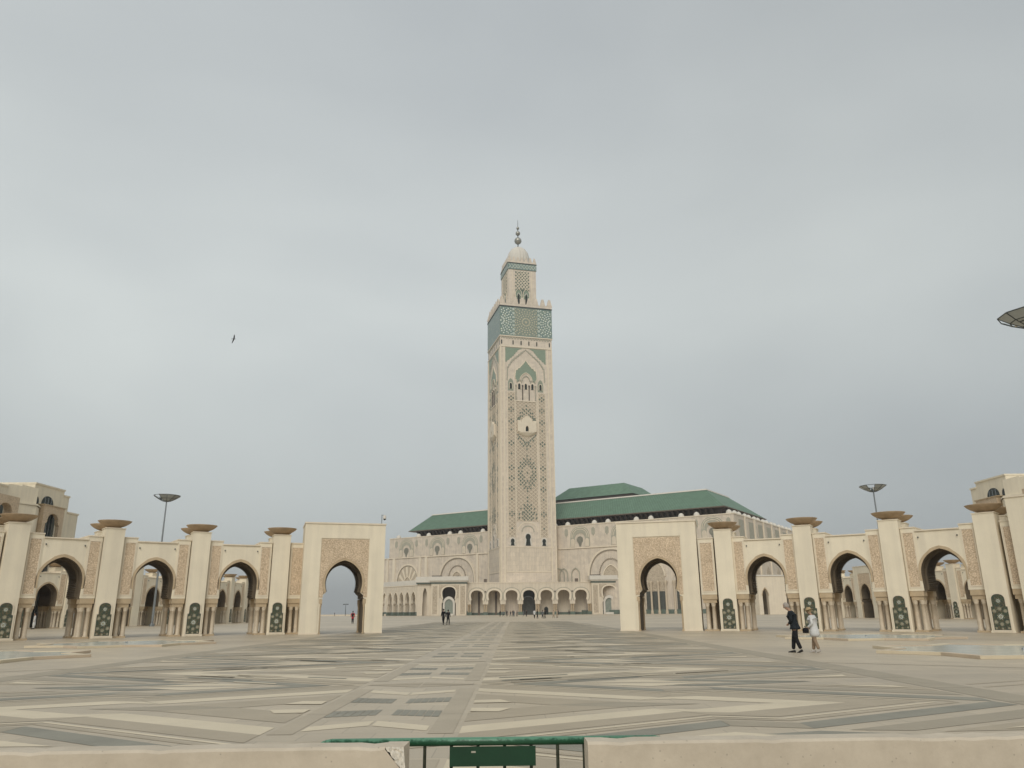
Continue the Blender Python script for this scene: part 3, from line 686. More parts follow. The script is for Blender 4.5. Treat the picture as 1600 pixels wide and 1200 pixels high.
def merlon(w, h, th):
    c = MB(); c.slab([(-w / 2, 0), (w / 2, 0), (w * 0.38, h * 0.3), (w * 0.17, h), (-w * 0.17, h), (-w * 0.38, h * 0.3)], -th / 2, th / 2); return c.mesh('merlon', ['ashlar'])
mm1 = merlon(2.9, 3.5, 0.7)
for side in range(4):
    for i in range(8):
        s_ = 0.85 + i * (MW - 1.7) / 7
        if side == 0: l = (s_, -0.0, 145.4); rz = 0
        elif side == 1: l = (0.05, s_, 145.4); rz = pi / 2
        elif side == 2: l = (s_, MW, 145.4); rz = 0
        else: l = (MW, s_, 145.4); rz = pi / 2
        if side in (1, 3) and i in (0, 7): continue
        obj('merlon', mm1, None, mina, l, rz)

DOTS = []
def diamond(cx, cz): DOTS.extend([(cx, cz + .83), (cx, cz - .83), (cx - 1, cz), (cx + 1, cz)])
CS = 12.5
def build_dots():
    d = []
    for sx in (5.1, 20.05):      # side strips
        for cz in (97.6, 92.0, 86.4, 76.0, 64.6, 59.8, 54.9, 43.6):
            d += [(sx, cz + .83), (sx, cz - .83), (sx - 1, cz), (sx + 1, cz)]
        for cz in (82.4, 71.1, 50.1, 37.1): d.append((sx, cz))
    def row(z, xs): d.extend([(CS + x, z) for x in xs])
    dz = 0.83
    # inverted V over the balcony window
    row(94.0, [0]); row(92.3, [-1.7, 0, 1.7]);
    for k, (z, xs) in enumerate([(91.5, (-1, 1)), (90.6, (-3, -2, 0, 2, 3)), (89.8, (-1.2, 1.2)), (89.0, (-3, -2, 2, 3)), (88.1, (-4, -3.2, 3.2, 4)), (87.3, (-4.2, -3.4, 3.4, 4.2))]): row(z, xs)
    # V under the balcony
    for z, xs in [(80.0, (-4.2, 4.2)), (79.1, (-3.4, 3.4)), (78.3, (-2.6, -4, 2.6)), (77.5, (-1.7, 1.7, 3.2)), (76.6, (-3.2, -1, 0, 1)), (75.8, (-2.4, -.8, .8)), (74.9, (-1.6, 0, 1.6)), (73.4, (0,)), (70.2, (0,))]: row(z, xs)
    # open ring
    for z, xs in [(68.7, (-1.6, 0, 1.6)), (67.8, (-.8, .8)), (67.0, (-3.2, -1.6, 0, 1.6, 3.2)), (66.2, (-2.4, -.8, .8, 2.4)), (65.3, (-3.2, -1.6, 1.6, 3.2)), (64.5, (-4, -2.4, 2.4, 4)), (62.9, (-4, -2.6, 2.6, 4)),
                  (62.3, (0,)), (62.0, (-3.2, 3.2)), (61.2, (-4, -2.4, 2.4, 4)), (60.3, (-3.2, -1.6, 1.6, 3.2)), (59.4, (-4, -2.4, 2.4, 4)), (58.6, (-3.2, -1.6, 0, 1.6, 3.2)), (57.7, (-2.4, -.8, .8, 2.4)), (56.8, (-3.2, -1.6, 1.6, 3.2)), (56, (-.8, .8)), (55.2, (-1.6, 0, 1.6)), (53.9, (0,)), (51, (0,))]: row(z, xs)
    # triangle
    for z, xs in [(49.3, (0,)), (47.6, (-1.6, 0, 1.6)), (46.8, (-.8, .8)), (46.0, (-3.2, -1.6, 0, 1.6, 3.2)), (45.1, (-.8, .8)), (44.3, (-2.4, -1.6, 0, 1.6, 3)), (43.5, (-4, -2.4, -.8, .8, 2.4, 4)), (42.6, (-1.6, 0, 1.6)), (41.8, (-4, -2.4, -.8, .8, 2.4, 4)), (41.0, (-1.6, 0, 1.6))]: row(z, xs)
    return d
def lattice(mb, x0, x1, z0, z1, dx=1.0, dz=0.83, w=0.22, y=-0.16):
    """sebka net: two families of diagonal ribs standing proud of the recess"""
    k = dz / dx; L = math.hypot(dx, dz)
    for sg in (1, -1):
        c0 = z0 - (x1 - x0) * k * 1.0; n = int((z1 - z0 + (x1 - x0) * k) / (2 * dz)) + 2
        for i in range(-1, n):
            c = z0 - (x1 - x0) * k + i * 2 * dz + dz
            # line z = c + k*(x-x0) for sg=1 ; mirrored for sg=-1
            pts = []
            xa = max(x0, x0 + (z0 - c) / k); xb = min(x1, x0 + (z1 - c) / k)
            if xb - xa < 0.05: continue
            za, zb = c + k * (xa - x0), c + k * (xb - x0)
            if sg == -1: xa, xb = x0 + x1 - xa, x0 + x1 - xb
            nx, nz = -(zb - za), (xb - xa); d_ = math.hypot(nx, nz); nx, nz = nx / d_ * w / 2, nz / d_ * w / 2
            vs = [(xa + nx, y, za + nz), (xb + nx, y, zb + nz), (xb - nx, y, zb - nz), (xa - nx, y, za - nz)]
            vs += [(a, 0.0, c_) for a, _, c_ in vs]
            mb.add(vs, [(0, 1, 2, 3) if sg == -1 else (3, 2, 1, 0), (0, 4, 5, 1), (2, 6, 7, 3)])
def stepped(cx, pts):
    """saw-toothed (lambrequin) version of a polyline"""
    q = []
    for (x0, z0), (x1, z1) in zip(pts, pts[1:]):
        n = max(2, int(math.hypot(x1 - x0, z1 - z0) / 1.3))
        for i in range(n):
            a = i / n; b_ = (i + 0.55) / n
            q.append((x0 + (x1 - x0) * a, z0 + (z1 - z0) * a)); q.append((x0 + (x1 - x0) * b_, z0 + (z1 - z0) * a + (z1 - z0) * (b_ - a) * 0.1))
    q.append(pts[-1]); return q
def keyhole(cx, z0, w, h):
    r_ = w * 0.62; zc = z0 + h - r_ * 1.0
    pts = [(cx - w / 2, z0), (cx + w / 2, z0), (cx + w / 2, z0 + h * 0.45), (cx + w * 0.36, z0 + h * 0.5)]
    for i in range(9):
        a = R(-40 + 260 * i / 8); pts.append((cx + r_ * 0.85 * cos(a), zc + r_ * sin(a)))
    pts += [(cx - w * 0.36, z0 + h * 0.5), (cx - w / 2, z0 + h * 0.45)]
    return pts
def minaret_face(rot, off, tag_):
    e = dict(loc=off, rz=rot)
    def P(name, mb, m, **k): return obj(name, mb, m, mina, off, rot, **k)
    # corner pilasters
    for x0, x1 in ((0.0, 0.5), (1.4, 2.2), (23.3, 23.9), (25.2, 25.8)):
        c = MB(); c.box(x0, x1, -0.22, 0, 13, 122.9); P('pilaster', c, 'marble_trim')
    c = MB(); c.box(0.1, MW - 0.1, -0.3, 0, 122.902, 123.5); P('string_course', c, 'marble_trim')
    # frieze with scalloped arches and slots
    c = MB()
    for i in range(18):
        a = arch_pts(1.2 + i * 1.376, 0.5, 127.0, 127.75, 4); c.ring(a, offs(a, 1.2 + i * 1.376, 126.6, 0.28), -0.2, 0)
    P('frieze', c, 'grey_relief')
    for s_ in (0.7, 6.35, 10.35, 14.25, 18.2, 24.6):
        c = MB(); c.box(s_ - 0.28, s_ + 0.28, -0.05, 0, 124.3, 126.4); P('window', c, 'pane_dark')
    # green spandrels
    for pts in ([(2.5, 115.3), (10.5, 122.6)], ):
        st = stepped(0, [(2.5, 115.3), (6.0, 118.4), (8.6, 121.6), (10.5, 122.5)])
        c = MB(); c.slab([(2.5, 122.6)] + st + [(10.5, 122.6)], -0.08, 0, back=False); P('tile_spandrel', c, 'green_tile')
        st2 = [(2 * CS - x, z) for x, z in st[::-1]]
        c = MB(); c.slab([(2 * CS - 10.5, 122.6)] + st2 + [(2 * CS - 2.5, 122.6)], -0.08, 0, back=False); P('tile_spandrel', c, 'green_tile')
    # big lambrequin arch outlines
    st = [(3.4, 106.0), (3.7, 112.5), (6.0, 116.2), (9.5, 119.2), (12.5, 121.9)]; full = stepped(0, st); full = full + [(2 * CS - x, z) for x, z in full[-2::-1]]
    c = MB(); c.ring(full, [(x + (0.45 if x > CS else -0.45) * (1 if z < 121 else 0.2), z + 0.5) for x, z in full], -0.22, 0); P('arch_moulding', c, 'grey_relief')
    st = stepped(0, [(8.2, 105.5), (7.2, 108.3), (7.6, 111.4), (10.2, 113.6), (11.6, 115.2), (12.5, 116.6)]); full = st + [(2 * CS - x, z) for x, z in st[-2::-1]]
    inn = arch_pts(CS, 2.9, 106.4, 110.2, 8); 
    c = MB(); c.slab(full + inn[::-1], -0.10, 0, back=False); P('tile_spandrel', c, 'green_tile')
    c = MB(); c.ring(full, [(x + (0.4 if x > CS else -0.4), z + 0.35) for x, z in full], -0.26, 0); P('arch_moulding', c, 'marble_trim')
    for w_, za, o_ in ((2.9, 110.2, 0.35), (1.7, 108.6, 0.5)):
        a = arch_pts(CS, w_, 106.2, za, 8, lobes=1, amp=0.0); c = MB(); c.ring(a, offs(a, CS, 105.6, o_), -0.3, 0); P('arch_moulding', c, 'marble_trim' if w_ > 2 else 'grey_relief')
    for cx in (CS - 3.3, CS + 3.3):
        a = arch_pts(cx, 1.0, 105.2, 106.7, 5, lobes=1, amp=0.0); c = MB(); c.ring(a, offs(a, cx, 104.6, 0.35), -0.3, 0); P('arch_moulding', c, 'grey_relief')
    # window row
    for s_, g_ in ((5.0, 1), (9.15, 0), (12.35, 0), (15.6, 0), (19.6, 1)):
        a = arch_pts(s_, 0.6, 104.2, 105.0, 5)
        if g_:
            ag = arch_pts(s_, 1.35, 105.0, 107.4, 4, lobes=1, amp=0.12)
            c = MB(); c.slab([(s_ - 1.35, 101.2), (s_ + 1.35, 101.2)] + ag[::-1], -0.06, 0, back=False); P('tile_surround', c, 'grey_green')
        c = MB(); c.slab([(s_ - 0.6, 102.1), (s_ + 0.6, 102.1)] + a[::-1], -0.09, 0, back=False); P('window', c, 'pane_dark')
        c = MB(); c.ring([(s_ - 0.6, 102.1)] + a + [(s_ + 0.6, 102.1)], [(s_ - 0.9, 102.1)] + offs(a, s_, 103.6, 0.3) + [(s_ + 0.9, 102.1)], -0.25, 0); P('window_frame', c, 'marble_trim')
    for s_ in (7.5, 10.75, 13.95, 17.1):
        c = MB(); c.lathe([(0.22, 96.8), (0.20, 103.0), (0.42, 104.1)], s_, -0.25, 8); P('colonnette', c, 'cedar' if s_ in (10.75, 13.95) else 'grey_relief')
    c = MB(); c.box(7.2, 17.4, -0.3, 0, 96.1, 96.6); P('string_course', c, 'marble_trim')
    # sebka nets, recess darker than ribs
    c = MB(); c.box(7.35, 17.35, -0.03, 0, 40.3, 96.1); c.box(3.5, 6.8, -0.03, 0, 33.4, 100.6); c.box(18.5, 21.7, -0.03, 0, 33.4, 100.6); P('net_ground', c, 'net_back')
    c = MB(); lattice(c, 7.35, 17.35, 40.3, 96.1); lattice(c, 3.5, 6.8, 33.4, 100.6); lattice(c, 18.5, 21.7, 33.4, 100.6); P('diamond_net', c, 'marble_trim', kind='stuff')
    c = MB()
    for x0, x1, z0, z1 in ((7.05, 7.34, 40, 96.1), (17.36, 17.65, 40, 96.1), (3.2, 3.49, 33, 100.7), (6.81, 7.0, 33, 100.7), (18.2, 18.49, 33, 100.7), (21.71, 22.0, 33, 100.7)): c.box(x0, x1, -0.2, 0, z0, z1)
    P('net_frame', c, 'marble_trim')
    c = MB()
    for x, z in build_dots():
        if 7.9 < x < 17.1 and 80.5 < z < 87: continue
        r_ = 0.44; y = -0.175
        c.add([(x - r_, y, z), (x, y, z - r_ * 1.25), (x + r_, y, z), (x, y, z + r_ * 1.25)], [(0, 1, 2, 3)])
        c.add([(x - r_ * .8, y + .002, z - r_ * .35), (x + r_ * .8, y + .002, z - r_ * .35), (x + r_ * .8, y + .002, z + r_ * .35), (x - r_ * .8, y + .002, z + r_ * .35)], [(0, 1, 2, 3)])
    P('tile_inlay', c, 'inlay_green', kind='stuff')
    # balcony
    c = MB(); c.lathe([(0.3, 79.0), (2.4, 79.8), (4.3, 80.9), (4.6, 81.2), (4.6, 81.5)], CS, 0.0, 10, a0=pi, a1=2 * pi, sy=0.36)
    P('balcony', c, 'marble_trim')
    c = MB(); a = arch_pts(CS, 2.9, 85.2, 88.9, 7); c.slab([(CS - 4.5, 81.5), (CS - 0.75, 81.5), (CS - 0.75, 83.2)] + [(CS - .35, 84.2), (CS + .35, 84.2)] + [(CS + 0.75, 83.2), (CS + 0.75, 81.5), (CS + 4.5, 81.5), (CS + 4.5, 86.8), (CS + 2.9, 86.8)] + a[::-1][1:-1] + [(CS - 2.9, 86.8), (CS - 4.5, 86.8)], -1.2, -0.2); P('bay_window', c, 'marble_trim')
    c = MB(); c.box(CS - 0.9, CS + 0.9, -0.198, -0.18, 81.5, 84.4); P('pane', c, 'pane_dark')
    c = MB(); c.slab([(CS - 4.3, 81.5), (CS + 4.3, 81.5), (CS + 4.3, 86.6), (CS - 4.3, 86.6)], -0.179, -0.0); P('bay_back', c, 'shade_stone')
    # lower openings
    for s_, w_, z0, h_ in ((CS, 2.3, 29.5, 5.3), (5.3, 1.7, 29.5, 3.1), (19.95, 1.7, 29.5, 3.1)):
        kh = keyhole(s_, z0, w_, h_); c = MB(); c.slab(kh, -0.05, 0, back=False); P('window', c, 'pane_dark')
        c = MB(); c.ring([(s_ - w_ / 2 - .05, z0)] + kh[3:-1][::-1] + [(s_ + w_ / 2 + .05, z0)], [(s_ - w_ / 2 - .6, z0)] + offs(kh[3:-1][::-1], s_, z0 + h_ * .5, 0.55) + [(s_ + w_ / 2 + .6, z0)], -0.2, 0); P('window_frame', c, 'white_stone')
    a = arch_pts(CS, 4.2, 35.5, 39.6, 8); c = MB(); c.ring(a, offs(a, CS, 34, 0.5), -0.15, 0); P('arch_moulding', c, 'marble_trim')
    a = arch_pts(CS, 2.6, 35.5, 38.0, 8); c = MB(); c.ring(a, offs(a, CS, 34, 0.4), -0.15, 0); P('arch_moulding', c, 'grey_relief')
    c = MB(); c.box(1.3, 24.5, -0.18, 0, 28.7, 29.0); c.box(2.5, 23.3, -0.14, 0, 18.0, 18.4); P('string_course', c, 'marble_trim')
    c = MB(); c.box(2.3, 23.25, -0.06, 0, 18.42, 28.68); P('rough_panel', c, 'rough_ashlar')
    # rosette band
    c = MB(); y = -0.29
    def q(cx, cz, a, r0, r1, wd, mi):
        cc, ss = cos(a), sin(a); rm = (r0 + r1) / 2
        Pq = [(cx + r0 * cc, cz + r0 * ss), (cx + rm * cc - wd * ss, cz + rm * ss + wd * cc), (cx + r1 * cc, cz + r1 * ss), (cx + rm * cc + wd * ss, cz + rm * ss - wd * cc)]
        if any(p[0] < -0.1 or p[0] > MW + 0.1 or p[1] < 128.9 or p[1] > 143.4 for p in Pq): return
        c.add([(a_, y, b_) for a_, b_ in Pq], [(3, 2, 1, 0)], mi)
    b2 = MB(); b2.box(7.3, 18.5, -0.27, -0.25, 128.9, 143.4)
    if rot == 0.0: P('tile_field', b2, 'field_tan')
    for cx, mi in ((0.0, 0), (CS + .4, 1), (MW, 0)):
        cz = 136.2
        for r0, r1, n, wd in ((0.0, 0.75, 8, 0.33), (1.35, 2.5, 16, 0.32), (2.8, 3.6, 16, 0.42), (3.9, 4.7, 24, 0.38), (5.0, 5.8, 24, 0.42), (6.1, 6.9, 24, 0.42), (7.1, 7.8, 28, 0.38), (8.2, 8.9, 28, 0.4)):
            for i in range(n):
                a = 2 * pi * i / n + (pi / n if int(r0 * 3) % 2 else 0); px = cx + (r0 + r1) / 2 * cos(a)
                if abs(px - cx) > 6.0 or (mi == 0 and 7.0 < px < 18.8): continue
                q(cx, cz, a, r0, r1, wd, mi)
    for cx in (6.6, 19.3):
        for cz in (129.9 + 2.1 * j for j in range(7)):
            for i in range(6): q(cx, cz, 2 * pi * i / 6, 0.1, 0.75, 0.2, 0)
    if rot == 0.0: P('rosette_tiles', c, ['tile_white', 'tile_tan'], kind='stuff')
minaret_face(0.0, (0, 0, 0), 'front')
minaret_face(-pi / 2, (0, MW, 0), 'left')
# lantern
lw = 14.4; l0 = (MW - lw) / 2
lant = thing('x', 'x', 'x'); bpy.data.objects.remove(lant)
def LP(name, mb, m, **k): return obj(name, mb, m, mina, (l0, l0, 0), 0, **k)
c = MB(); c.box(0, lw, 0, lw, 144.0, 166.6); LP('lantern', c, 'ashlar')
c = MB(); c.box(-0.3, lw + 0.3, -0.3, lw + 0.3, 166.602, 169.8); LP('tile_band', c, 'band_tile')
c = MB()
for off_, rot_ in (((0, 0), 0), ((0, lw), 1)):
    for i in range(9):
        for sg in (1, -1):
            x0 = 0.2 + i * 1.6; z0, z1 = (167.0, 169.4) if sg > 0 else (169.4, 167.0)
            pts = [(x0, z0 - 0.15), (x0 + 1.6, z1 - 0.15), (x0 + 1.6, z1 + 0.15), (x0, z0 + 0.15)]
            v3 = [(a, -0.34, b_) for a, b_ in pts] if rot_ == 0 else [(-0.34, lw - a, b_) for a, b_ in pts]
            c.add(v3, [(0, 1, 2, 3)])
LP('tile_zigzag', c, 'tile_white', kind='stuff')
c = MB(); c.box(-0.45, lw + 0.45, -0.45, lw + 0.45, 169.802, 170.2); LP('cornice', c, 'steel_dark')
c = MB(); c.box(-0.3, lw + 0.3, -0.3, 0.3, 170.202, 171.0); c.box(-0.3, 0.3, 0.302, lw + 0.3, 170.202, 171.0); c.box(lw - 0.3, lw + 0.3, 0.302, lw + 0.3, 170.202, 171.0); LP('parapet', c, 'ashlar')
mm2 = merlon(1.9, 2.5, 0.5)
for i in range(7):
    s_ = 0.7 + i * (lw - 1.4) / 6
    obj('merlon', mm2, None, mina, (l0 + s_, l0, 171.0)); obj('merlon', mm2, None, mina, (l0 + s_, l0 + lw, 171.0))
    if 0 < i < 6: obj('merlon', mm2, None, mina, (l0, l0 + s_, 171.0), pi / 2); obj('merlon', mm2, None, mina, (l0 + lw, l0 + s_, 171.0), pi / 2)
for rot_ in (0, 1):
    off_ = (l0, l0, 0) if rot_ == 0 else (l0, l0 + lw, 0); rz_ = 0 if rot_ == 0 else -pi / 2
    c = MB(); c.box(3.6, 10.8, -0.05, 0, 150.8, 165.9); obj('net_ground', c, 'inlay_green', mina, off_, rz_)
    c = MB(); lattice(c, 3.6, 10.8, 156.0, 165.9, 0.8, 0.95, 0.42, -0.2); obj('diamond_net', c, 'marble_trim', mina, off_, rz_, kind='stuff')
    c = MB(); c.slab([(3.6, 150.8), (3.6, 156.0)] + arch_pts(5.2, 1.3, 153.2, 156.4, 6)[::1] + arch_pts(9.2, 1.3, 153.2, 156.4, 6) + [(10.8, 156.0), (10.8, 150.8)], -0.12, -0.05); obj('tile_surround', c, 'green_tile', mina, off_, rz_)
    for s_ in (5.2, 9.2):
        c = MB(); a = arch_pts(s_, 0.5, 152.0, 153.2, 5); c.slab([(s_ - .5, 146.0), (s_ + .5, 146.0)] + a[::-1], -0.2, -0.12); obj('window', c, 'pane_dark', mina, off_, rz_)
        c = MB(); a2 = arch_pts(s_, 0.75, 152.0, 153.6, 5); c.ring(a2, offs(a2, s_, 151.5, 0.35), -0.4, -0.05); obj('arch_moulding', c, 'white_stone', mina, off_, rz_)
        c = MB(); c.ring([(s_ - 1.3, 149)] + arch_pts(s_, 1.5, 153.0, 156.0, 6) + [(s_ + 1.3, 149)], [(s_ - 1.6, 149)] + offs(arch_pts(s_, 1.5, 153.0, 156.0, 6), s_, 152, 0.35) + [(s_ + 1.6, 149)], -0.4, -0.05); obj('arch_moulding', c, 'marble_trim', mina, off_, rz_)
    for s_ in (2.3, 12.1):
        c = MB(); c.box(s_ - .2, s_ + .2, -0.15, 0, 145, 166.2); obj('pilaster', c, 'marble_trim', mina, off_, rz_)
# ribbed dome and jamour
c = MB(); n = 64; vs = []; prof = [(6.0, 170.3), (6.1, 173.5), (5.9, 176.0), (5.2, 178.6), (3.9, 180.8), (2.1, 182.1), (0.3, 182.5)]
for r_, z in prof:
    for i in range(n):
        a = 2 * pi * i / n; rr = r_ * (1 - 0.14 * (1 - abs(sin(a * 10)) ** 0.6)); vs.append((rr * cos(a), rr * sin(a), z))
c.add(vs, [(k * n + i, k * n + (i + 1) % n, (k + 1) * n + (i + 1) % n, (k + 1) * n + i) for k in range(len(prof) - 1) for i in range(n)])
obj('dome', c, 'white_stone', mina, (MW / 2, MW / 2, 0), smooth=True)
def ball(mb, r_, z, seg=20):
    mb.lathe([(r_ * sin(pi * i / 12) + 0.001, z - r_ * cos(pi * i / 12)) for i in range(13)], 0, 0, seg)
mat('gilt', (0.36, 0.35, 0.31), 0.35, 0.1, 1, metal=0.5)
for r_, z in ((1.88, 186.4), (1.22, 190.7), (0.78, 193.7)):
    c = MB(); ball(c, r_, z); obj('finial_ball', c, 'gilt', mina, (MW / 2, MW / 2, 0), smooth=True)
c = MB(); c.tube((0, 0, 182.3), (0, 0, 194.5), 0.3, 0.2); c.tube((0, 0, 194.5), (0, 0, 198.5), 0.15, 0.08); obj('spire', c, 'steel_dark', mina, (MW / 2, MW / 2, 0))

# ------------------------------------------------------------------ mosque body (front plane, x along it)
BO = (0, 368, 0); BR = R(-33.2)
body = thing('mosque', 'huge pale stone mosque hall with green tiled roof behind the minaret', 'mosque', BO, BR)
def BP(name, mb, m, **k): return obj(name, mb, m, body, **k)
courses('hall_stone', (0.67, 0.59, 0.485), 0.07, 2.4, 1.2, (R(90), 0, BR), 0.93, 0.75, 0.25, streak=0.14)
c = MB(); c.box(-97, 106, 0, 102, 0, 28.2); BP('lower_wall', c, 'hall_stone')
c = MB(); c.box(-78, 106, 0.0, 100, 28.6, 38.4); BP('upper_wall', c, 'hall_stone')
c = MB(); c.box(-97.2, 106.4, -0.4, 102.2, 28.202, 28.598); BP('cornice', c, 'marble_trim')
c = MB(); c.box(-78.2, 106.2, -0.2, 100.2, 38.402, 38.8); BP('coping', c, 'marble_trim')
for x0, x1 in ((-75.2, -73.4), (-57.6, -56.2), (-53.6, -51.9), (-21.7, -20.2), (23, 24.4), (62.5, 64), (103.5, 105.9), (-79.5, -78.2)):
    c = MB(); c.box(x0, x1, -0.35, -0.0, 0, 28.198); BP('pilaster', c, 'marble_trim')
c = MB()
for i in range(-28, 31):      # shallow vertical flutes of the facing
    x = i * 3.4
    c.box(x, x + 0.12, -0.05, 0.0, 0.1, 28.1)
BP('facing_ribs', c, 'hall_stone', kind='stuff')
def upper_window(cx):
    a = arch_pts(cx, 4.9, 33.0, 37.9, 12); inn = arch_pts(cx, 2.6, 32.2, 34.9, 12)
    c = MB(); c.slab([(cx - 4.9, 29.0), (cx - 2.6, 29.0)] + inn + [(cx + 2.6, 29.0), (cx + 4.9, 29.0)] + a[::-1], -0.12, 0, back=False); w = BP('arched_window', c, 'grey_relief')
    for k in (0.72, 0.88):
        aa = [(cx + (x - cx) * k, 33.0 + (z - 33.0) * k) for x, z in a]; c = MB(); c.ring(aa, offs(aa, cx, 32.5, 0.22), -0.2, -0.12); obj('arch_moulding', c, 'marble_trim', w)
    for sx in (-3.6, 3.6):
        a2 = arch_pts(cx + sx, 0.95, 31.6, 32.6, 5); c = MB(); c.slab([(cx + sx - .95, 29.0), (cx + sx + .95, 29.0)] + a2[::-1], -0.2, -0.12); obj('niche', c, 'marble_wall', w)
    p = []
    for i in range(15): a_ = R(-58 + 296 * i / 14); p.append((cx + 1.6 * cos(a_), 31.9 + 1.6 * sin(a_)))
    c = MB(); c.slab([(cx - 0.35, 28.9), (cx + 0.35, 28.9)] + p, -0.08, 0.0); obj('pane', c, 'inlay_grey', w)
mat('inlay_grey', (0.22, 0.215, 0.175), 0.6, 0.2, 1)
for k in range(-1, 8): upper_window(-45.9 + 20.4 * k)
for k in range(-1, 8):
    for s_ in (-6.9, 6.75):
        cx = -45.9 + 20.4 * k + s_
        a = arch_pts(cx, 0.85, 36.2, 37.2, 4); c = MB(); c.slab([(cx - .85, 34.4), (cx, 33.4), (cx + .85, 34.4)] + a[::-1], -0.1, 0, back=False); BP('plaque', c, 'grey_relief')
        c = MB(); c.lathe([(1.3, 38.802), (1.25, 39.3), (1.05, 39.8), (0.7, 40.2), (0.3, 40.42), (0.02, 40.47)], cx, 1.6, 16); BP('small_dome', c, 'white_stone', smooth=True)
for j in range(7):      # domes and panels down the right flank
    for dd in (6, 11.5):
        c = MB(); c.lathe([(1.3, 38.802), (1.25, 39.3), (1.05, 39.8), (0.7, 40.2), (0.3, 40.42), (0.02, 40.47)], 104.4, dd + 13.5 * j, 14); BP('small_dome', c, 'white_stone', smooth=True)
    y = 8.7 + 13.5 * j; c = MB(); c.box(106.0, 106.15, y - 3.2, y + 3.2, 29.5, 36.8); BP('plaque', c, 'grey_relief')
    c = MB(); c.box(106.0, 106.4, y + 4.5, y + 6.2, 28.61, 38.39); BP('pilaster', c, 'marble_trim')
for j in range(6):      # tall arches, windows and dado down the flank
    y = 9 + 16.5 * j
    def fl(outl, d1, nm, m):
        mb = MB(); mb.slab(outl, -d1, 0); mb.v = [(106.0 - yy, xx, zz) for xx, yy, zz in mb.v]; return BP(nm, mb, m)
    a = arch_pts(y, 3.0, 15, 19.5, 8); fl([(y - 3.0, 8), (y + 3.0, 8)] + a[::-1], 0.1, 'blind_arch', 'carved_far')
    fl([(y - 1.1, 17.5 + 4), (y + 1.1, 21.5), (y + 1.1, 26.5), (y - 1.1, 26.5)], 0.12, 'window', 'inlay_grey')
    fl([(y - 4.9, 22), (y - 3.9, 22), (y - 3.9, 27), (y - 4.9, 27)], 0.12, 'window', 'inlay_grey')
    a = arch_pts(y + 8, 1.8, 5.0, 7.8, 6); fl([(y + 6.2, 0.2), (y + 9.8, 0.2)] + a[::-1], 0.15, 'door', 'teal_tile')
    fl([(y + 5, 0), (y + 6, 0), (y + 6, 28.1), (y + 5, 28.1)], 0.5, 'pilaster', 'marble_trim')
    fl([(y - 3.4, 0), (y + 5, 0), (y + 5, 1.8), (y - 3.4, 1.8)], 0.3, 'dado', 'dado_green')
# fans of voussoirs in the big blind arches
def blind_arch(cx, w, z0, za, w2, za2, wedges=True):
    a = arch_pts(cx, w, z0, za, 14); c = MB(); c.ring(a, offs(a, cx, z0, 0.75), -0.45, 0); A_ = BP('blind_arch', c, 'marble_trim')
    inn = arch_pts(cx, w2, z0, za2, 14)
    if wedges:
        st = 2
        for i in range(0, len(a) - st, st):
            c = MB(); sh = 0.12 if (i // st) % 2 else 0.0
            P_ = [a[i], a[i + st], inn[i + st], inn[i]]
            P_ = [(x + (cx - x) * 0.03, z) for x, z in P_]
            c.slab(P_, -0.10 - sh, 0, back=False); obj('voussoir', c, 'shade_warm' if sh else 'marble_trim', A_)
    a5 = offs(a, cx, z0, -0.45); c = MB(); c.ring(a5, offs(a, cx, z0, -0.05), -0.26, 0); obj('arch_shadow_ring', c, 'dark_ring', A_)  # raised ring in a dark tone, painting the shadow of a recess inside the arch
    c = MB(); c.ring(inn, offs(inn, cx, z0, 0.5), -0.4, 0); obj('arch_moulding', c, 'marble_trim', A_)
    c = MB(); c.slab(inn[::-1], -0.12, 0, back=False); obj('tympanum', c, 'carved_far', A_)
    if wedges: return
    c = MB(); k = (w2 + 1.9) / w2
    sc = arch_pts(cx, w2 * k, z0, z0 + (za2 - z0) * k, 12, lobes=1, amp=0.35); c.ring(sc, offs(sc, cx, z0, 0.35), -0.3, 0); obj('arch_moulding', c, 'dark_ring', A_)
blind_arch(-64.8, 7.1, 14.2, 24.5, 2.6, 18.8)
blind_arch(-33.1, 10.5, 15.0, 27.0, 3.6, 20.4, False)
blind_arch(50.5, 10.5, 15.0, 27.0, 3.8, 20.4, False)
blind_arch(-88.5, 7.1, 14.2, 24.5, 2.6, 18.8)
for cx in (24.0, 27.0, 33.0):
    a = arch_pts(cx, 1.8 if cx > 25 else 3.0, 17, 19.5, 6); c = MB(); c.ring([(a[0][0], 12)] + a + [(a[-1][0], 12)], [(a[0][0] - .4, 12)] + offs(a, cx, 16, .4) + [(a[-1][0] + .4, 12)], -0.4, 0); BP('blind_arch', c, 'grey_relief')
for cx in (70.5, 84.0):      # tall openings on slender columns near the right corner
    a = arch_pts(cx, 4.4, 15, 21.5, 10, lobes=1, amp=0.3); c = MB(); c.slab([(cx - 4.4, 9), (cx + 4.4, 9)] + a[::-1], -0.1, 0, back=False); A_ = BP('blind_arch', c, 'carved_far')
    c = MB(); c.ring(a, offs(a, cx, 14, 0.7), -0.5, 0); obj('arch_moulding', c, 'marble_trim', A_)
    c = MB(); c.box(cx - 4.2, cx + 4.2, -0.16, 0, 1.6, 8.9); obj('door', c, 'door_bronze', A_)
    for sx in (-4.9, -1.6, 1.6, 4.9):
        c = MB(); c.lathe([(0.6, 0.0), (0.6, 1.2), (0.42, 1.3), (0.38, 11), (0.75, 12.6), (0.75, 13.2)], cx + sx, -0.9, 10); obj('column', c, 'column_marble', A_)
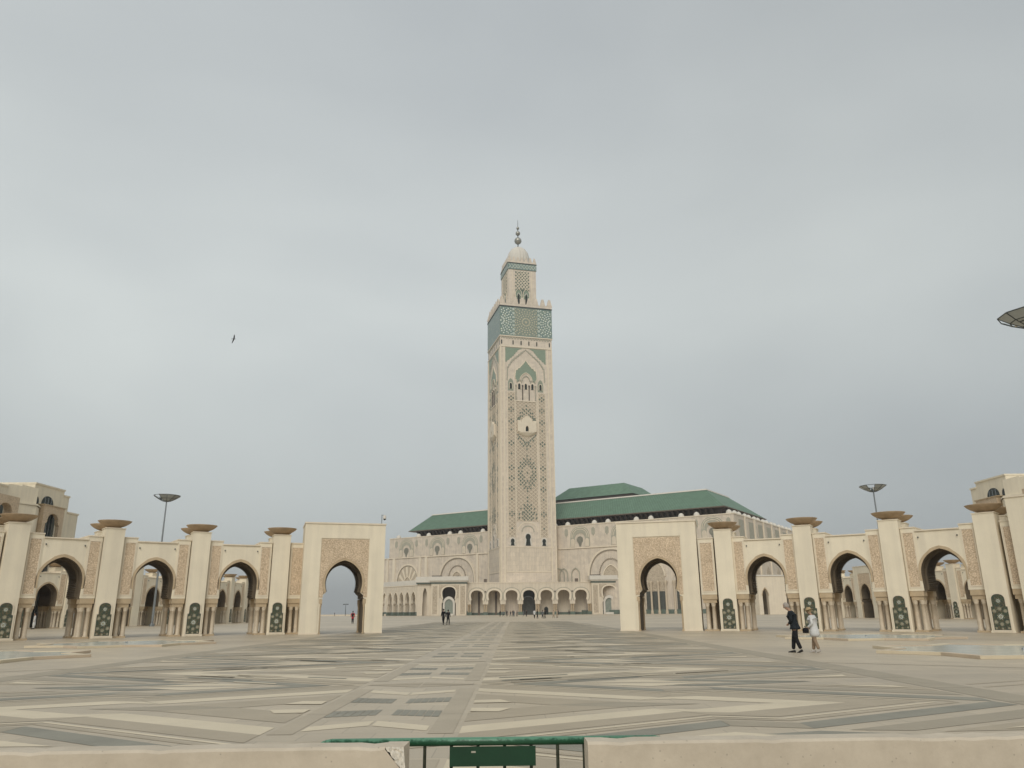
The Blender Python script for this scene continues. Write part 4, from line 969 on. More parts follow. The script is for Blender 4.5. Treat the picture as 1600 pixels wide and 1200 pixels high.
for cx in (60.5, 98.0, 110.2):
    a = arch_pts(cx if cx < 105 else 101, 1.9, 8.5, 11.5, 6); 
    if cx > 105: continue
    c = MB(); c.slab([(cx - 1.9, 2), (cx + 1.9, 2)] + a[::-1], -0.15, 0, back=False); BP('door', c, 'teal_tile')
c = MB(); c.box(-97.3, 106.3, -0.55, -0.36, 0, 1.7); BP('dado', c, 'dado_green')
# lower roof (hipped), with bracketed cedar eaves
def frustum(mb, r0, z0, r1, z1, mi=0):
    a, b_, c_, d_ = r0; e_, f_, g_, h_ = r1      # s0 s1 d0 d1
    vs = [(a, c_, z0), (b_, c_, z0), (b_, d_, z0), (a, d_, z0), (e_, g_, z1), (f_, g_, z1), (f_, h_, z1), (e_, h_, z1)]
    mb.add(vs, [(0, 1, 5, 4), (1, 2, 6, 5), (2, 3, 7, 6), (3, 0, 4, 7), (4, 5, 6, 7), (3, 2, 1, 0)], mi)
c = MB(); frustum(c, (-67.4, 101.6, 2.8, 63), 42.3, (-63.6, 89.6, 17, 48), 51.5); rf = BP('roof', c, 'roof_tile')
rf_ = rf; c = MB(); frustum(c, (-63.8, 89.8, 16.7, 48.3), 51.502, (-63.6, 89.6, 17, 48), 52.1); obj('ridge_cap', c, 'white_stone', rf)
c = MB(); c.box(-67.6, 101.8, 2.6, 63.2, 41.95, 42.298); obj('eave_edge', c, 'cedar_light', rf) if False else None
mat('cedar_edge', (0.15, 0.12, 0.095), 0.7, 0.15, 1)
obj('eave_edge', c, 'cedar_edge', rf)
c = MB(); frustum(c, (-62.5, 97.0, 7.5, 58), 38.5, (-63.5, 98.0, 6.5, 59), 41.948); obj('bracket_wall', c, 'cedar', rf)
c = MB()
for i in range(66):
    s_ = -62.5 + i * 2.43
    c.add([(s_ - .35, 6.6, 39.0), (s_ + .35, 6.6, 39.0), (s_ + .35, 3.2, 41.94), (s_ - .35, 3.2, 41.94), (s_ - .35, 6.6, 41.94), (s_ + .35, 6.6, 41.94)], [(0, 1, 2, 3), (1, 5, 2), (4, 0, 3), (5, 4, 3, 2)])
for i in range(22):
    d_ = 6 + i * 2.43
    c.add([(97.9, d_ - .35, 39.0), (97.9, d_ + .35, 39.0), (101.3, d_ + .35, 41.94), (101.3, d_ - .35, 41.94), (97.9, d_ - .35, 41.94), (97.9, d_ + .35, 41.94)], [(0, 1, 2, 3), (1, 5, 2), (4, 0, 3), (5, 4, 3, 2)])
obj('bracket', c, 'cedar', rf, kind='stuff')
c = MB()
for i in range(140):      # rolls of the tile courses
    tt = (i + 0.5) / 140; xa = -67.2 + tt * 168.6; xb = -63.5 + tt * 153.0
    c.add([(xa - .1, 2.82, 42.36), (xa + .1, 2.82, 42.36), (xb + .1, 17, 51.56), (xb - .1, 17, 51.56)], [(0, 1, 2, 3)])
obj('tile_course', c, 'tile_ridge', rf, kind='stuff')
c = MB(); frustum(c, (-13, 37, 57, 98), 59.7, (-5.5, 28, 66, 89), 67.0); rf2 = BP('roof', c, 'roof_tile')
c = MB(); c.box(-12.4, 36.4, 57.6, 97.4, 57.9, 59.698); obj('eave_edge', c, 'cedar', rf2)
c = MB(); c.box(-11, 35, 59, 96, 48.0, 57.898); obj('clerestory', c, 'roof_tile', rf2)

# ------------------------------------------------------------------ entrance arcade in front of the minaret
AO = (0, 340, 0); AR = R(1.97)
arc = thing('arcade', 'low arcade of horseshoe arches along the foot of the minaret', 'arcade', AO, AR)
def AP(name, mb, m, **k): return obj(name, mb, m, arc, **k)
PT = 7.45; cs = [6.5 + PT * k for k in range(-3, 4)]
x0, x1 = -19.9, 33.3
o = [(x0, 4.4)]
for cx in cs:
    a = arch_pts(cx, 2.55, 8.0, 10.2, 10, wb=2.2, zb=6.3); o += [(cx - 2.55, 4.4), (cx - 2.55, 5.9)] + a + [(cx + 2.55, 5.9), (cx + 2.55, 4.4)]
o += [(x1, 4.4), (x1, 13.2), (x0, 13.2)]
c = MB(); c.slab(o, 0, 1.6); AP('arcade_wall', c, 'marble_wall')
c = MB(); c.box(x0, x1, -0.15, 7.6, 13.202, 13.5); AP('coping', c, 'marble_trim')
c = MB(); c.box(x0, x1, 7.0, 7.5, 0, 13.2); AP('back_wall', c, 'marble_wall')
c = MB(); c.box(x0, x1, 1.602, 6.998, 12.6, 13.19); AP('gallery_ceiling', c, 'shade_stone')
for i, cx in enumerate(cs):
    a = arch_pts(cx, 2.55, 8.0, 10.2, 10, wb=2.2, zb=6.3); c = MB(); c.ring(a, offs(a, cx, 7.4, 0.9), -0.12, 0.0); m_ = AP('arch_moulding', c, 'marble_trim')
    c = MB(); b2 = offs(a, cx, 7.4, 0.95); c.ring(b2, offs(b2, cx, 7.4, 0.22), -0.2, 0.0); AP('arch_moulding', c, 'grey_relief')
for k in range(-4, 4):
    px = 6.5 + PT * (k + 0.5)
    if px < x0 + 0.5: px = x0 + 0.9
    if px > x1 - 0.5: px = x1 - 0.9
    for dx in (-0.42, 0.42):
        c = MB(); c.lathe([(0.42, 0), (0.42, 1.25), (0.3, 1.3), (0.28, 3.7), (0.42, 4.2), (0.42, 4.398)], px + dx, 0.5, 10); AP('column', c, 'stone_beige')
    c = MB(); c.box(px - 1.0, px + 1.0, 0.1, 1.5, 0, 1.25); AP('column_base', c, 'dado_green')
c = MB(); a = arch_pts(6.5, 2.5, 6.0, 7.9, 8); c.slab([(4.0, 0), (9.0, 0)] + a[::-1], 6.86, 6.998); dr = AP('door', c, 'door_bronze')
for k in (0.9, 0.78):
    aa = [(6.5 + (x - 6.5) * k, 6.0 + (z - 6.0) * k) for x, z in a]; c = MB(); c.ring(aa, offs(aa, 6.5, 5.5, 0.1), 6.8, 6.86); obj('door_ornament', c, 'steel', dr)
c = MB(); a = arch_pts(6.5, 3.0, 7.5, 10.9, 8); c.slab([(3.5, 0), (9.5, 0)] + a[::-1], 6.99, 7.0); AP('door_recess', c, 'pane_dark')
for cx in (-1.0 + 0.8, 14.3):
    c = MB(); a = arch_pts(cx, 0.9, 2.3, 3.3, 5); c.slab([(cx - .9, 0), (cx + .9, 0)] + a[::-1], 6.9, 6.998); AP('door', c, 'pane_dark')
for cx in (-15.0, -7.6):
    c = MB(); c.box(cx - 0.4, cx + 0.5, 6.85, 6.998, 0, 9.6); AP('doorway', c, 'cedar_edge')
c = MB(); c.box(x0, 3.4, 6.9, 6.999, 0, 1.0); c.box(9.6, x1, 6.9, 6.999, 0, 1.0); AP('dado', c, 'dado_green')
for cx in (-12.2, 17.7, 25.1):
    c = MB(); c.box(cx - .3, cx + .3, -0.3, -0.0, 9.4, 9.9); AP('floodlight', c, 'cedar_edge')
for cx, w_ in ((-12.2, 1.1), (36.0 - 8.6, 1.1)):
    c = MB(); c.box(cx - w_ / 2 * 1.2, cx + w_ / 2 * 1.2, 2, 3, 13.502, 15.0); AP('roof_unit', c, 'cedar_edge')

def portal(x, lab):
    p = thing('portal', lab, 'portal', (AO[0] + cos(AR) * x, AO[1] + sin(AR) * x, 0), AR, 'projecting portals with wall fountains')
    D0 = -2.0; hw = 7.5
    op = arch_pts(0, 2.85, 9.2, 11.7, 10, wb=2.45, zb=6.9)
    o = [(-hw, 0), (-3.0, 0), (-3.0, 5.1), (-2.6, 5.3), (-2.6, 6.6)] + op + [(2.6, 6.6), (2.6, 5.3), (3.0, 5.1), (3.0, 0), (hw, 0), (hw, 13.0), (-hw, 13.0)]
    c = MB(); c.slab(o, D0, 1.8); obj('wall', c, 'marble_wall', p)
    c = MB(); c.box(-hw, hw, 4.0, 4.5, 0, 13); c.box(-hw, -hw + .8, 1.81, 3.99, 0, 13); c.box(hw - .8, hw, 1.81, 3.99, 0, 13); obj('back_wall', c, 'cedar_edge', p)
    c = MB(); c.box(-hw - .15, hw + .15, D0 - .2, 4.6, 13.002, 13.6); obj('cornice', c, 'teal_tile', p)
    c = MB(); frustum(c, (-hw - .3, hw + .3, D0 - .4, 4.7), 13.602, (-hw - .8, hw + .8, D0 - .9, 5.0), 14.3); c.box(-hw - .8, hw + .8, D0 - .9, 5.0, 14.302, 16.0); obj('parapet', c, 'white_stone', p)
    for sx in (-5.9, 5.9):
        c = MB(); c.box(sx - .95, sx + .95, D0 - .08, D0, 0.7, 12.1); obj('carved_panel', c, 'carved_far', p)
        for e_ in (-1.35, 1.35):
            c = MB(); c.box(sx + e_ - .14, sx + e_ + .14, D0 - .16, D0, 0.3, 12.6); obj('pilaster', c, 'marble_trim', p)
    c = MB(); c.ring(op, offs(op, 0, 8.6, 0.5), D0 - .2, D0); obj('arch_moulding', c, 'marble_trim', p)
    c = MB(); c.slab([(-4.2, 7.2), (-3.4, 7.2)] + offs(op, 0, 8.6, 0.62) + [(3.4, 7.2), (4.2, 7.2), (4.2, 12.4), (-4.2, 12.4)], D0 - .06, D0); obj('carved_panel', c, 'carved_far', p)
    # wall fountain in the niche
    ff = arch_pts(0, 2.55, 5.0, 7.8, 9); fi = arch_pts(0, 1.75, 4.7, 6.7, 9)
    c = MB(); c.slab([(-2.55, 0), (-1.75, 0)] + fi + [(1.75, 0), (2.55, 0)] + ff[::-1], D0 + 0.8, D0 + 1.5); w = obj('fountain_niche', c, 'white_stone', p)
    c = MB(); c.slab([(-1.75, 0.9), (1.75, 0.9)] + fi[::-1], D0 + 1.3, D0 + 1.45); obj('tile_panel', c, 'fount_tile', w)
    c = MB(); c.box(-1.9, 1.9, D0 + 0.1, D0 + 1.25, 0, 0.8); obj('trough', c, 'white_stone', w)
    for sx in (-3.6, 3.6):
        c = MB(); c.box(sx - .5, sx + .5, -0.6 + 0.0, 0.5, 16.002, 16.35); obj('roof_tiles', c, 'cedar', p)
    c = MB(); c.box(-hw, -hw + 4.2, 0.5, 1.5, 16.002, 16.5); obj('roof_tiles', c, 'cedar', p)
mat('fount_tile', (0.25, 0.275, 0.235), 0.4, 0.25, 2.5)
portal(-27.7, 'projecting stone portal with wall fountain niche left of the minaret')
portal(40.8, 'projecting stone portal with wall fountain niche right of the minaret, beside the right gateway')
# chamfered link wall and side arcade on the left
lk = thing('link_wall', 'narrow stone wall with one tall arch joining the left portal to the side arcade', 'wall', (-41.2, 338.6, 0), AR)
a = arch_pts(3.2, 0.85, 8.5, 11.5, 7); c = MB(); c.slab([(0, 0), (2.2, 0), (2.2, 5.2), (2.35, 5.4)] + a + [(4.05, 5.4), (4.2, 5.2), (4.2, 0), (6.0, 0), (6.0, 13.0), (0, 13.0)], 0, 1.5); obj('wall', c, 'marble_wall', lk)
c = MB(); c.box(0, 6, 2.6, 3.0, 0, 13); obj('back_wall', c, 'marble_wall', lk)
c = MB(); c.box(-0.5, 6.0, -0.8, 3.0, 13.002, 13.6); obj('cornice', c, 'teal_tile', lk)
c = MB(); c.box(-0.7, 5.9, -1.2, 3.2, 13.602, 16.0); obj('parapet', c, 'white_stone', lk)
sd = thing('side_arcade', 'row of six slender pointed arches with green dado left of the minaret', 'arcade', (-62, 365, 0), R(-51.5))
n_, pt_ = 6, 5.0; o = [(0, 0), (2.6, 0)]
for i in range(n_):
    cx = 2.6 + pt_ * (i + 0.5); a = arch_pts(cx, 1.75, 6.6, 10.0, 8, wb=1.45, zb=5.4); o += [(cx - 2.0, 0.0), (cx - 2.0, 4.4), (cx - 1.5, 4.9)] + a + [(cx + 1.5, 4.9), (cx + 2.0, 4.4), (cx + 2.0, 0.0)]
o += [(33.6, 0), (33.6, 12.4), (0, 12.4)]
c = MB(); c.slab(o, 0, 1.0); obj('arcade_wall', c, 'marble_wall', sd)
c = MB(); c.box(0, 33.6, 5.0, 5.5, 0, 12.4); c.box(0, 33.6, 1.01, 4.99, 11.5, 12.39); obj('back_wall', c, 'marble_wall', sd)
c = MB(); c.box(0, 33.8, -0.2, 5.6, 12.402, 12.7); obj('coping', c, 'marble_trim', sd)
c = MB(); c.box(0.3, 33, 4.9, 4.999, 0, 1.5); obj('dado', c, 'dado_green', sd)
for i in range(n_ + 1):
    x = 2.6 + pt_ * i
    c = MB(); c.box(x - .56, x + .56, -0.06, 1.06, 0, 1.5); obj('dado', c, 'dado_green', sd)
for i in range(n_):
    cx = 2.6 + pt_ * (i + 0.5); a = arch_pts(cx, 1.75, 6.6, 10.0, 8, wb=1.45, zb=5.4); c = MB(); c.ring(a, offs(a, cx, 6, 0.35), -0.1, 0); obj('arch_moulding', c, 'marble_trim', sd)
    c = MB(); c.box(cx - .9, cx + .9, 4.85, 4.99, 0.0, 7.5); obj('doorway', c, 'shade_stone', sd)
c = MB(); c.box(-14, 26, 7, 9, 11.0, 15.2); obj('parapet', c, 'white_stone', sd)
pv = thing('pavilion', 'pale flat-roofed pavilion with slender pointed arches seen through the right colonnade', 'building', (71.5, 232, 0), R(12))
o = [(0, 0)]
for cx in (2.2, 9.9):
    a = arch_pts(cx, 0.95, 5.2, 7.4, 7); o += [(cx - 0.95, 0), ] + a + [(cx + 0.95, 0)]
o += [(12, 0), (12, 10.8), (0, 10.8)]
c = MB(); c.slab(o, 0, 1.2); obj('wall', c, 'marble_trim', pv)
c = MB(); c.box(0, 0.8, 1.21, 9, 0, 10.8); c.box(11.2, 12, 1.21, 9, 0, 10.8); c.box(0.81, 11.19, 8.2, 9, 0, 10.8); obj('back_wall', c, 'marble_trim', pv)
c = MB(); c.box(-0.2, 12.2, -0.2, 9.2, 10.802, 11.2); obj('roof', c, 'white_stone', pv)
for cx in (2.2, 9.9):
    a = arch_pts(cx, 0.95, 5.2, 7.4, 7); c = MB(); c.ring(a, offs(a, cx, 4.6, 0.25), -0.1, 0); obj('arch_moulding', c, 'stone_beige', pv)
# ------------------------------------------------------------------ buildings at both ends (stepped blocks)
def corner_building(sgn, label, X):
    t_ = thing('building', label, 'building', (X, 84, 0), 0, 'stepped cream buildings flanking the esplanade')
    # local x runs away from the esplanade (towards -x for the left one); y along it
    def bx(mb, x0, x1, y0, y1, z0, z1):
        a, b_ = sorted((sgn * x0, sgn * x1)); mb.box(a, b_, y0, y1, z0, z1)
    for nm, (a0, a1, y0, y1, z1) in dict(a=(0, 22, 16.4, 23.2, 18.15), b=(0.003, 22, 13.6, 16.398, 17.4), c=(0.003, 22, 23.202, 24.6, 17.45), d=(0.006, 22, 24.602, 27.4, 15.3 if sgn < 0 else 9.0)).items():
        c = MB(); bx(c, a0, a1, y0, y1, 0, z1); bx(c, a0 - .12, a1, y0 - .05, y1 + .05, z1 + .002, z1 + .22); obj('block', c, 'plaster', t_)
    c = MB(); bx(c, 0.0, 22, -12, 11, 0, 16.9); bx(c, -.1, 22, -12, 11, 16.902, 17.1); obj('block', c, 'plaster', t_)
    c = MB()      # canted block between the two wings
    P_ = [(0.0, 11.0), (2.4, 13.598), (22, 13.598), (22, 11.002)]
    P_ = [(-0.8, 11.0), (-2.2, 15.0), (0.0, 16.39), (22, 16.39), (22, 11.002)] if False else [(0.0, 11.002), (-1.4, 14.9), (0.0, 16.2), (0.0, 11.002)]
    pts = [(sgn * x, y) for x, y in [(0.0, 11.01), (-1.5, 14.8), (0.0, 16.3)]]
    c.flat(pts, 17.3, 0, 17.3); obj('canted_bay', c, 'plaster', t_)
    c = MB(); c.flat([(sgn * x, y) for x, y in [(0.0, 10.8), (-1.75, 14.8), (-0.35, 18.0), (0, 18.0)]], 15.25, 0, 0.2); c.flat([(sgn * x, y) for x, y in [(0.0, 10.9), (-1.6, 14.8), (-0.2, 18.0), (0, 18.0)]], 15.0, 0, 15.0); obj('lower_ledge', c, 'plaster', t_)
    def side_slab(outl, d0, d1, name, m, par=None):
        """outline in (y, z) standing d0..d1 proud of the face that looks at the esplanade"""
        mb = MB(); mb.slab([(y, z) for y, z in outl], d0, d1); mb.v = [(sgn * yy, xx, zz) for xx, yy, zz in mb.v]
        if sgn > 0: mb.f = [f[::-1] for f in mb.f]
        return obj(name, mb, m, par or t_)
    a = arch_pts(19.6, 1.35, 15.75, 16.95, 8)
    w = side_slab([(18.25, 15.4), (20.95, 15.4)] + a[::-1], -0.04, 0.0, 'window', 'pane_dark')
    for yy in (18.9, 19.6, 20.3): side_slab([(yy - .05, 15.4), (yy + .05, 15.4), (yy + .05, 16.75), (yy - .05, 16.75)], -0.1, -0.04, 'mullion', 'steel', w)
    a = arch_pts(17.3, 0.35, 15.9, 16.6, 5); side_slab([(16.95, 15.4), (17.65, 15.4)] + a[::-1], -0.04, 0.0, 'window', 'pane_dark')
    # loggia with its arch, standing proud
    a = arch_pts(19.5, 1.3, 13.4, 14.6, 8, lobes=1, amp=0.06)
    w = side_slab([(17.2, 0), (17.9, 0), (17.9, 13.2), (18.1, 13.25)] + a + [(20.9, 13.2), (21.1, 13.1), (21.1, 0), (21.9, 0), (21.9, 15.5), (17.2, 15.5)], -1.2, -0.7, 'loggia', 'carved')
    side_slab([(17.25, 0), (17.6, 0), (17.6, 15.45), (17.25, 15.45)], -0.7, 0.0, 'loggia', 'stone_beige')
    side_slab([(17.6, 15.3), (21.9, 15.3), (21.9, 15.5), (17.6, 15.5)], -0.69, 0.0, 'loggia', 'stone_beige')
    side_slab([(17.0, 15.502), (22.1, 15.502), (22.1, 15.62), (17.0, 15.62)], -1.32, 0.0, 'coping', 'stone_beige', w)
    side_slab([(17.8, 0), (21.8, 0), (21.8, 15.2), (17.8, 15.2)], -0.12, 0.0, 'pane', 'teal_glass', w)
    for yy in (18.3, 18.95, 19.6, 20.25, 20.9): side_slab([(yy - .07, 0), (yy + .07, 0), (yy + .07, 15.1), (yy - .07, 15.1)], -0.3, -0.12, 'mullion', 'steel', w)
    # second loggia nearer the camera
    a = arch_pts(8.4, 1.3, 13.4, 14.6, 8, lobes=1, amp=0.06)
    w = side_slab([(5.5, 0), (6.6, 0), (6.6, 13.2), (7.1, 13.25)] + a + [(9.7, 13.2), (10.1, 13.1), (10.1, 0), (10.8, 0), (10.8, 15.5), (5.5, 15.5)], -1.9, -0.9, 'loggia', 'carved')
    side_slab([(5.8, 0), (10.6, 0), (10.6, 15.2), (5.8, 15.2)], -0.12, 0.0, 'pane', 'teal_glass', w)
    c = MB(); 
    for x_, y_, s_ in ((1.5, 9.3, 0.8), (2.4, 10.2, 0.5)): bx(c, x_, x_ + 1.4, y_, y_ + 1.3, 17.1, 17.1 + s_)
    obj('roof_unit', c, 'steel', t_)
mat('teal_glass', (0.05, 0.065, 0.06), 0.2, 0.3, 0.8, spec=0.5)
corner_building(-1, 'stepped cream building with arched loggia rising behind the left end of the colonnade', -63.0)
corner_building(1, 'stepped cream building with lunette window rising behind the right end of the colonnade', 65.0)

# ------------------------------------------------------------------ foreground: concrete blocks and green crowd barrier
def conc(x0, x1, y0a, y0b, label, chip=False):
    t_ = thing('concrete_barrier', label, 'barrier', ((x0 + x1) / 2, (y0a + y0b) / 2, 0), math.atan2(y0b - y0a, x1 - x0), 'low concrete blocks in the foreground')
    L = x1 - x0; th = 0.15
    c = MB(); n = 40; hz = lambda i: 0.9 - (0.006 if random.random() < 0.12 else 0) + random.uniform(-0.0012, 0.0012)
    e_ = 0.012
    top = []
    R0 = L / 2 - (0.10 if chip else 0)
    xs = [-L / 2 + (R0 + L / 2) * i / n for i in range(n + 1)]
    prof = lambda z: [(0.02 if False else -0.0, 0), (0.0, z - e_), (e_, z), (th - e_, z), (th, z - e_), (th, 0)]
    vs = []
    for i, x in enumerate(xs):
        for y, z in prof(hz(i)): vs.append((x, y, z))
    m_ = 6; fs = [(i * m_ + j, (i + 1) * m_ + j, (i + 1) * m_ + j + 1, i * m_ + j + 1) for i in range(n) for j in range(5)]
    fs += [tuple(range(6))[::-1] if True else (), tuple(n * m_ + k for k in range(6))]
    c.add(vs, fs)
    w = obj('block', c, 'concrete', t_)
    if chip:      # broken corner: the front top corner is knocked off along a rough slope
        xa, xb, zt, zb = R0, L / 2, 0.9, 0.775
        A = Vector((xa, 0.0, zt)); B = Vector((xb, 0.0, zb)); Cc = Vector((xb - 0.02, 0.062, zt - 0.012))
        c = MB(); c.add([(xa, 0, 0), (xb, 0, 0), (xb, 0, zb), (xa, 0, zt - e_)], [(0, 1, 2, 3)])
        c.add([(xb, 0, 0), (xb, th, 0), (xb, th, zt), tuple(Cc), (xb, 0, zb)], [(0, 1, 2, 3, 4)])
        c.add([tuple(A), tuple(Cc), (xb, th, zt), (xa, th, zt)], [(0, 1, 2, 3)])
        c.add([(xa, th, 0), (xb, th, 0), (xb, th, zt), (xa, th, zt)], [(3, 2, 1, 0)])
        obj('end', c, 'concrete', t_)
        c = MB(); g_ = 14; idx = {}; vs = []; random.seed(3)
        for i in range(g_ + 1):
            for j in range(g_ + 1 - i):
                u, v = i / g_, j / g_; p = A * (1 - u - v) + B * u + Cc * v
                if 0 < i and 0 < j and i + j < g_: p += Vector((random.uniform(-.002, .002), random.uniform(-.006, .006), random.uniform(-.003, .003)))
                elif j == 0 and 0 < i < g_: p += Vector((random.uniform(-.005, .003), 0, random.uniform(-.003, .003)))
                idx[(i, j)] = len(vs); vs.append(tuple(p + Vector((0, -0.0015, 0))))
        fs = []
        for i in range(g_):
            for j in range(g_ - i):
                fs.append((idx[(i, j)], idx[(i + 1, j)], idx[(i, j + 1)]))
                if i + j < g_ - 1: fs.append((idx[(i + 1, j)], idx[(i + 1, j + 1)], idx[(i, j + 1)]))
        c.add(vs, fs); obj('broken_corner', c, 'broken_concrete', t_)
conc(-3.2, -0.505, 3.80, 3.90, 'low concrete block with a broken corner, left of the green barrier', True)
conc(0.345, 3.6, 3.98, 4.08, 'low concrete block with an intact corner, right of the green barrier')
# green barrier behind the two blocks
m, t, b, pos, last = mat('green_paint', (0.012, 0.075, 0.035), 0.4, 0.2, 6, spec=0.5)
wn = N(t, 'ShaderNodeTexNoise'); wn.inputs['Scale'].default_value = 40; wn.inputs['Detail'].default_value = 8; wn.inputs['Roughness'].default_value = 0.75
t.links.new(pos.outputs['Position'], wn.inputs['Vector'])
nrm = N(t, 'ShaderNodeSeparateXYZ'); t.links.new(pos.outputs['Normal'], nrm.inputs['Vector'])
ad = N(t, 'ShaderNodeMath', operation='MULTIPLY_ADD'); ad.inputs[1].default_value = 0.35; t.links.new(nrm.outputs['Z'], ad.inputs[0]); t.links.new(wn.outputs['Fac'], ad.inputs[2])
rw = N(t, 'ShaderNodeValToRGB'); rw.color_ramp.elements[0].position = 0.58; rw.color_ramp.elements[1].position = 0.74; rw.color_ramp.elements[0].color = (0, 0, 0, 1); rw.color_ramp.elements[1].color = (1, 1, 1, 1)
t.links.new(ad.outputs['Value'], rw.inputs['Fac'])
mw = N(t, 'ShaderNodeMix', data_type='RGBA'); mw.inputs['B'].default_value = (0.10, 0.25, 0.16, 1); t.links.new(last, mw.inputs['A']); t.links.new(rw.outputs['Color'], mw.inputs['Factor']); relink(t, b, mw.outputs['Result'])
mat('green_plate', (0.006, 0.042, 0.018), 0.5, 0.15, 6, spec=0.4)
mat('rust_bar', (0.035, 0.04, 0.025), 0.7, 0.5, 30)
t_ = thing('crowd_barrier', 'worn green steel crowd barrier between the two concrete blocks', 'barrier', (-0.1, 4.21, -0.022), R(1.2))
c = MB(); c.tube((-0.82, 0, 0.895), (0.80, 0, 0.895), 0.02, None, 14)
for sx in (-0.82, 0.80):
    dx = -0.0; 
    for i in range(5):
        a0, a1 = R(90 * i / 5), R(90 * (i + 1) / 5); s_ = -1 if sx < 0 else 1
        c.tube((sx + s_ * 0.1 * sin(a0), 0, 0.795 + 0.1 * cos(a0)), (sx + s_ * 0.1 * sin(a1), 0, 0.795 + 0.1 * cos(a1)), 0.02, None, 10)
    c.tube((sx + (-1 if sx < 0 else 1) * 0.1, 0, 0.795), (sx + (-1 if sx < 0 else 1) * 0.1, 0, 0.03), 0.02, None, 10)
c.tube((-0.9, 0, 0.16), (0.88, 0, 0.16), 0.018, None, 10)
obj('frame', c, 'green_paint', t_, smooth=True)
for i in range(12):
    x = -0.754 + 0.1335 * i; c = MB(); top_ = 0.878
    c.tube((x, 0.0, 0.178), (x, 0.0, top_), 0.0085, None, 7); obj('bar', c, 'rust_bar', t_)
c = MB(); c.box(-0.228, 0.202, -0.022, -0.017, 0.784, 0.874); pl = obj('plate', c, 'green_plate', t_)
c = MB(); c.box(-0.12, -0.098, -0.0245, -0.0225, 0.846, 0.854); obj('sticker', c, 'grey_relief', pl)
for sx in (-0.7, 0.8):
    c = MB(); c.box(sx - .025, sx + .025, -0.3, 0.3, 0, 0.03); obj('foot', c, 'green_paint', t_)

# ------------------------------------------------------------------ people
def skin_mesh(name, verts, edges, radii, mats_=(), root=0, sub=1):
    me = bpy.data.meshes.new(name); me.from_pydata([tuple(v) for v in verts], edges, []); me.update()
    o = bpy.data.objects.new(name, me); COL.objects.link(o)
    md = o.modifiers.new('s', 'SKIN'); md.use_smooth_shade = True
    sv = me.skin_vertices[0].data
    for i, r_ in enumerate(radii):
        rr = r_ if isinstance(r_, tuple) else (r_, r_); sv[i].radius = rr; sv[i].use_root = (i == root)
    s_ = o.modifiers.new('u', 'SUBSURF'); s_.levels = sub; s_.render_levels = sub
    dg = bpy.context.evaluated_depsgraph_get(); ev = o.evaluated_get(dg); nm = bpy.data.meshes.new_from_object(ev)
    bpy.data.objects.remove(o); bpy.data.meshes.remove(me); nm.name = name
    nm.polygons.foreach_set('use_smooth', [True] * len(nm.polygons))
    nm.materials.clear()
    for m_ in mats_: nm.materials.append(MAT[m_])
    return nm
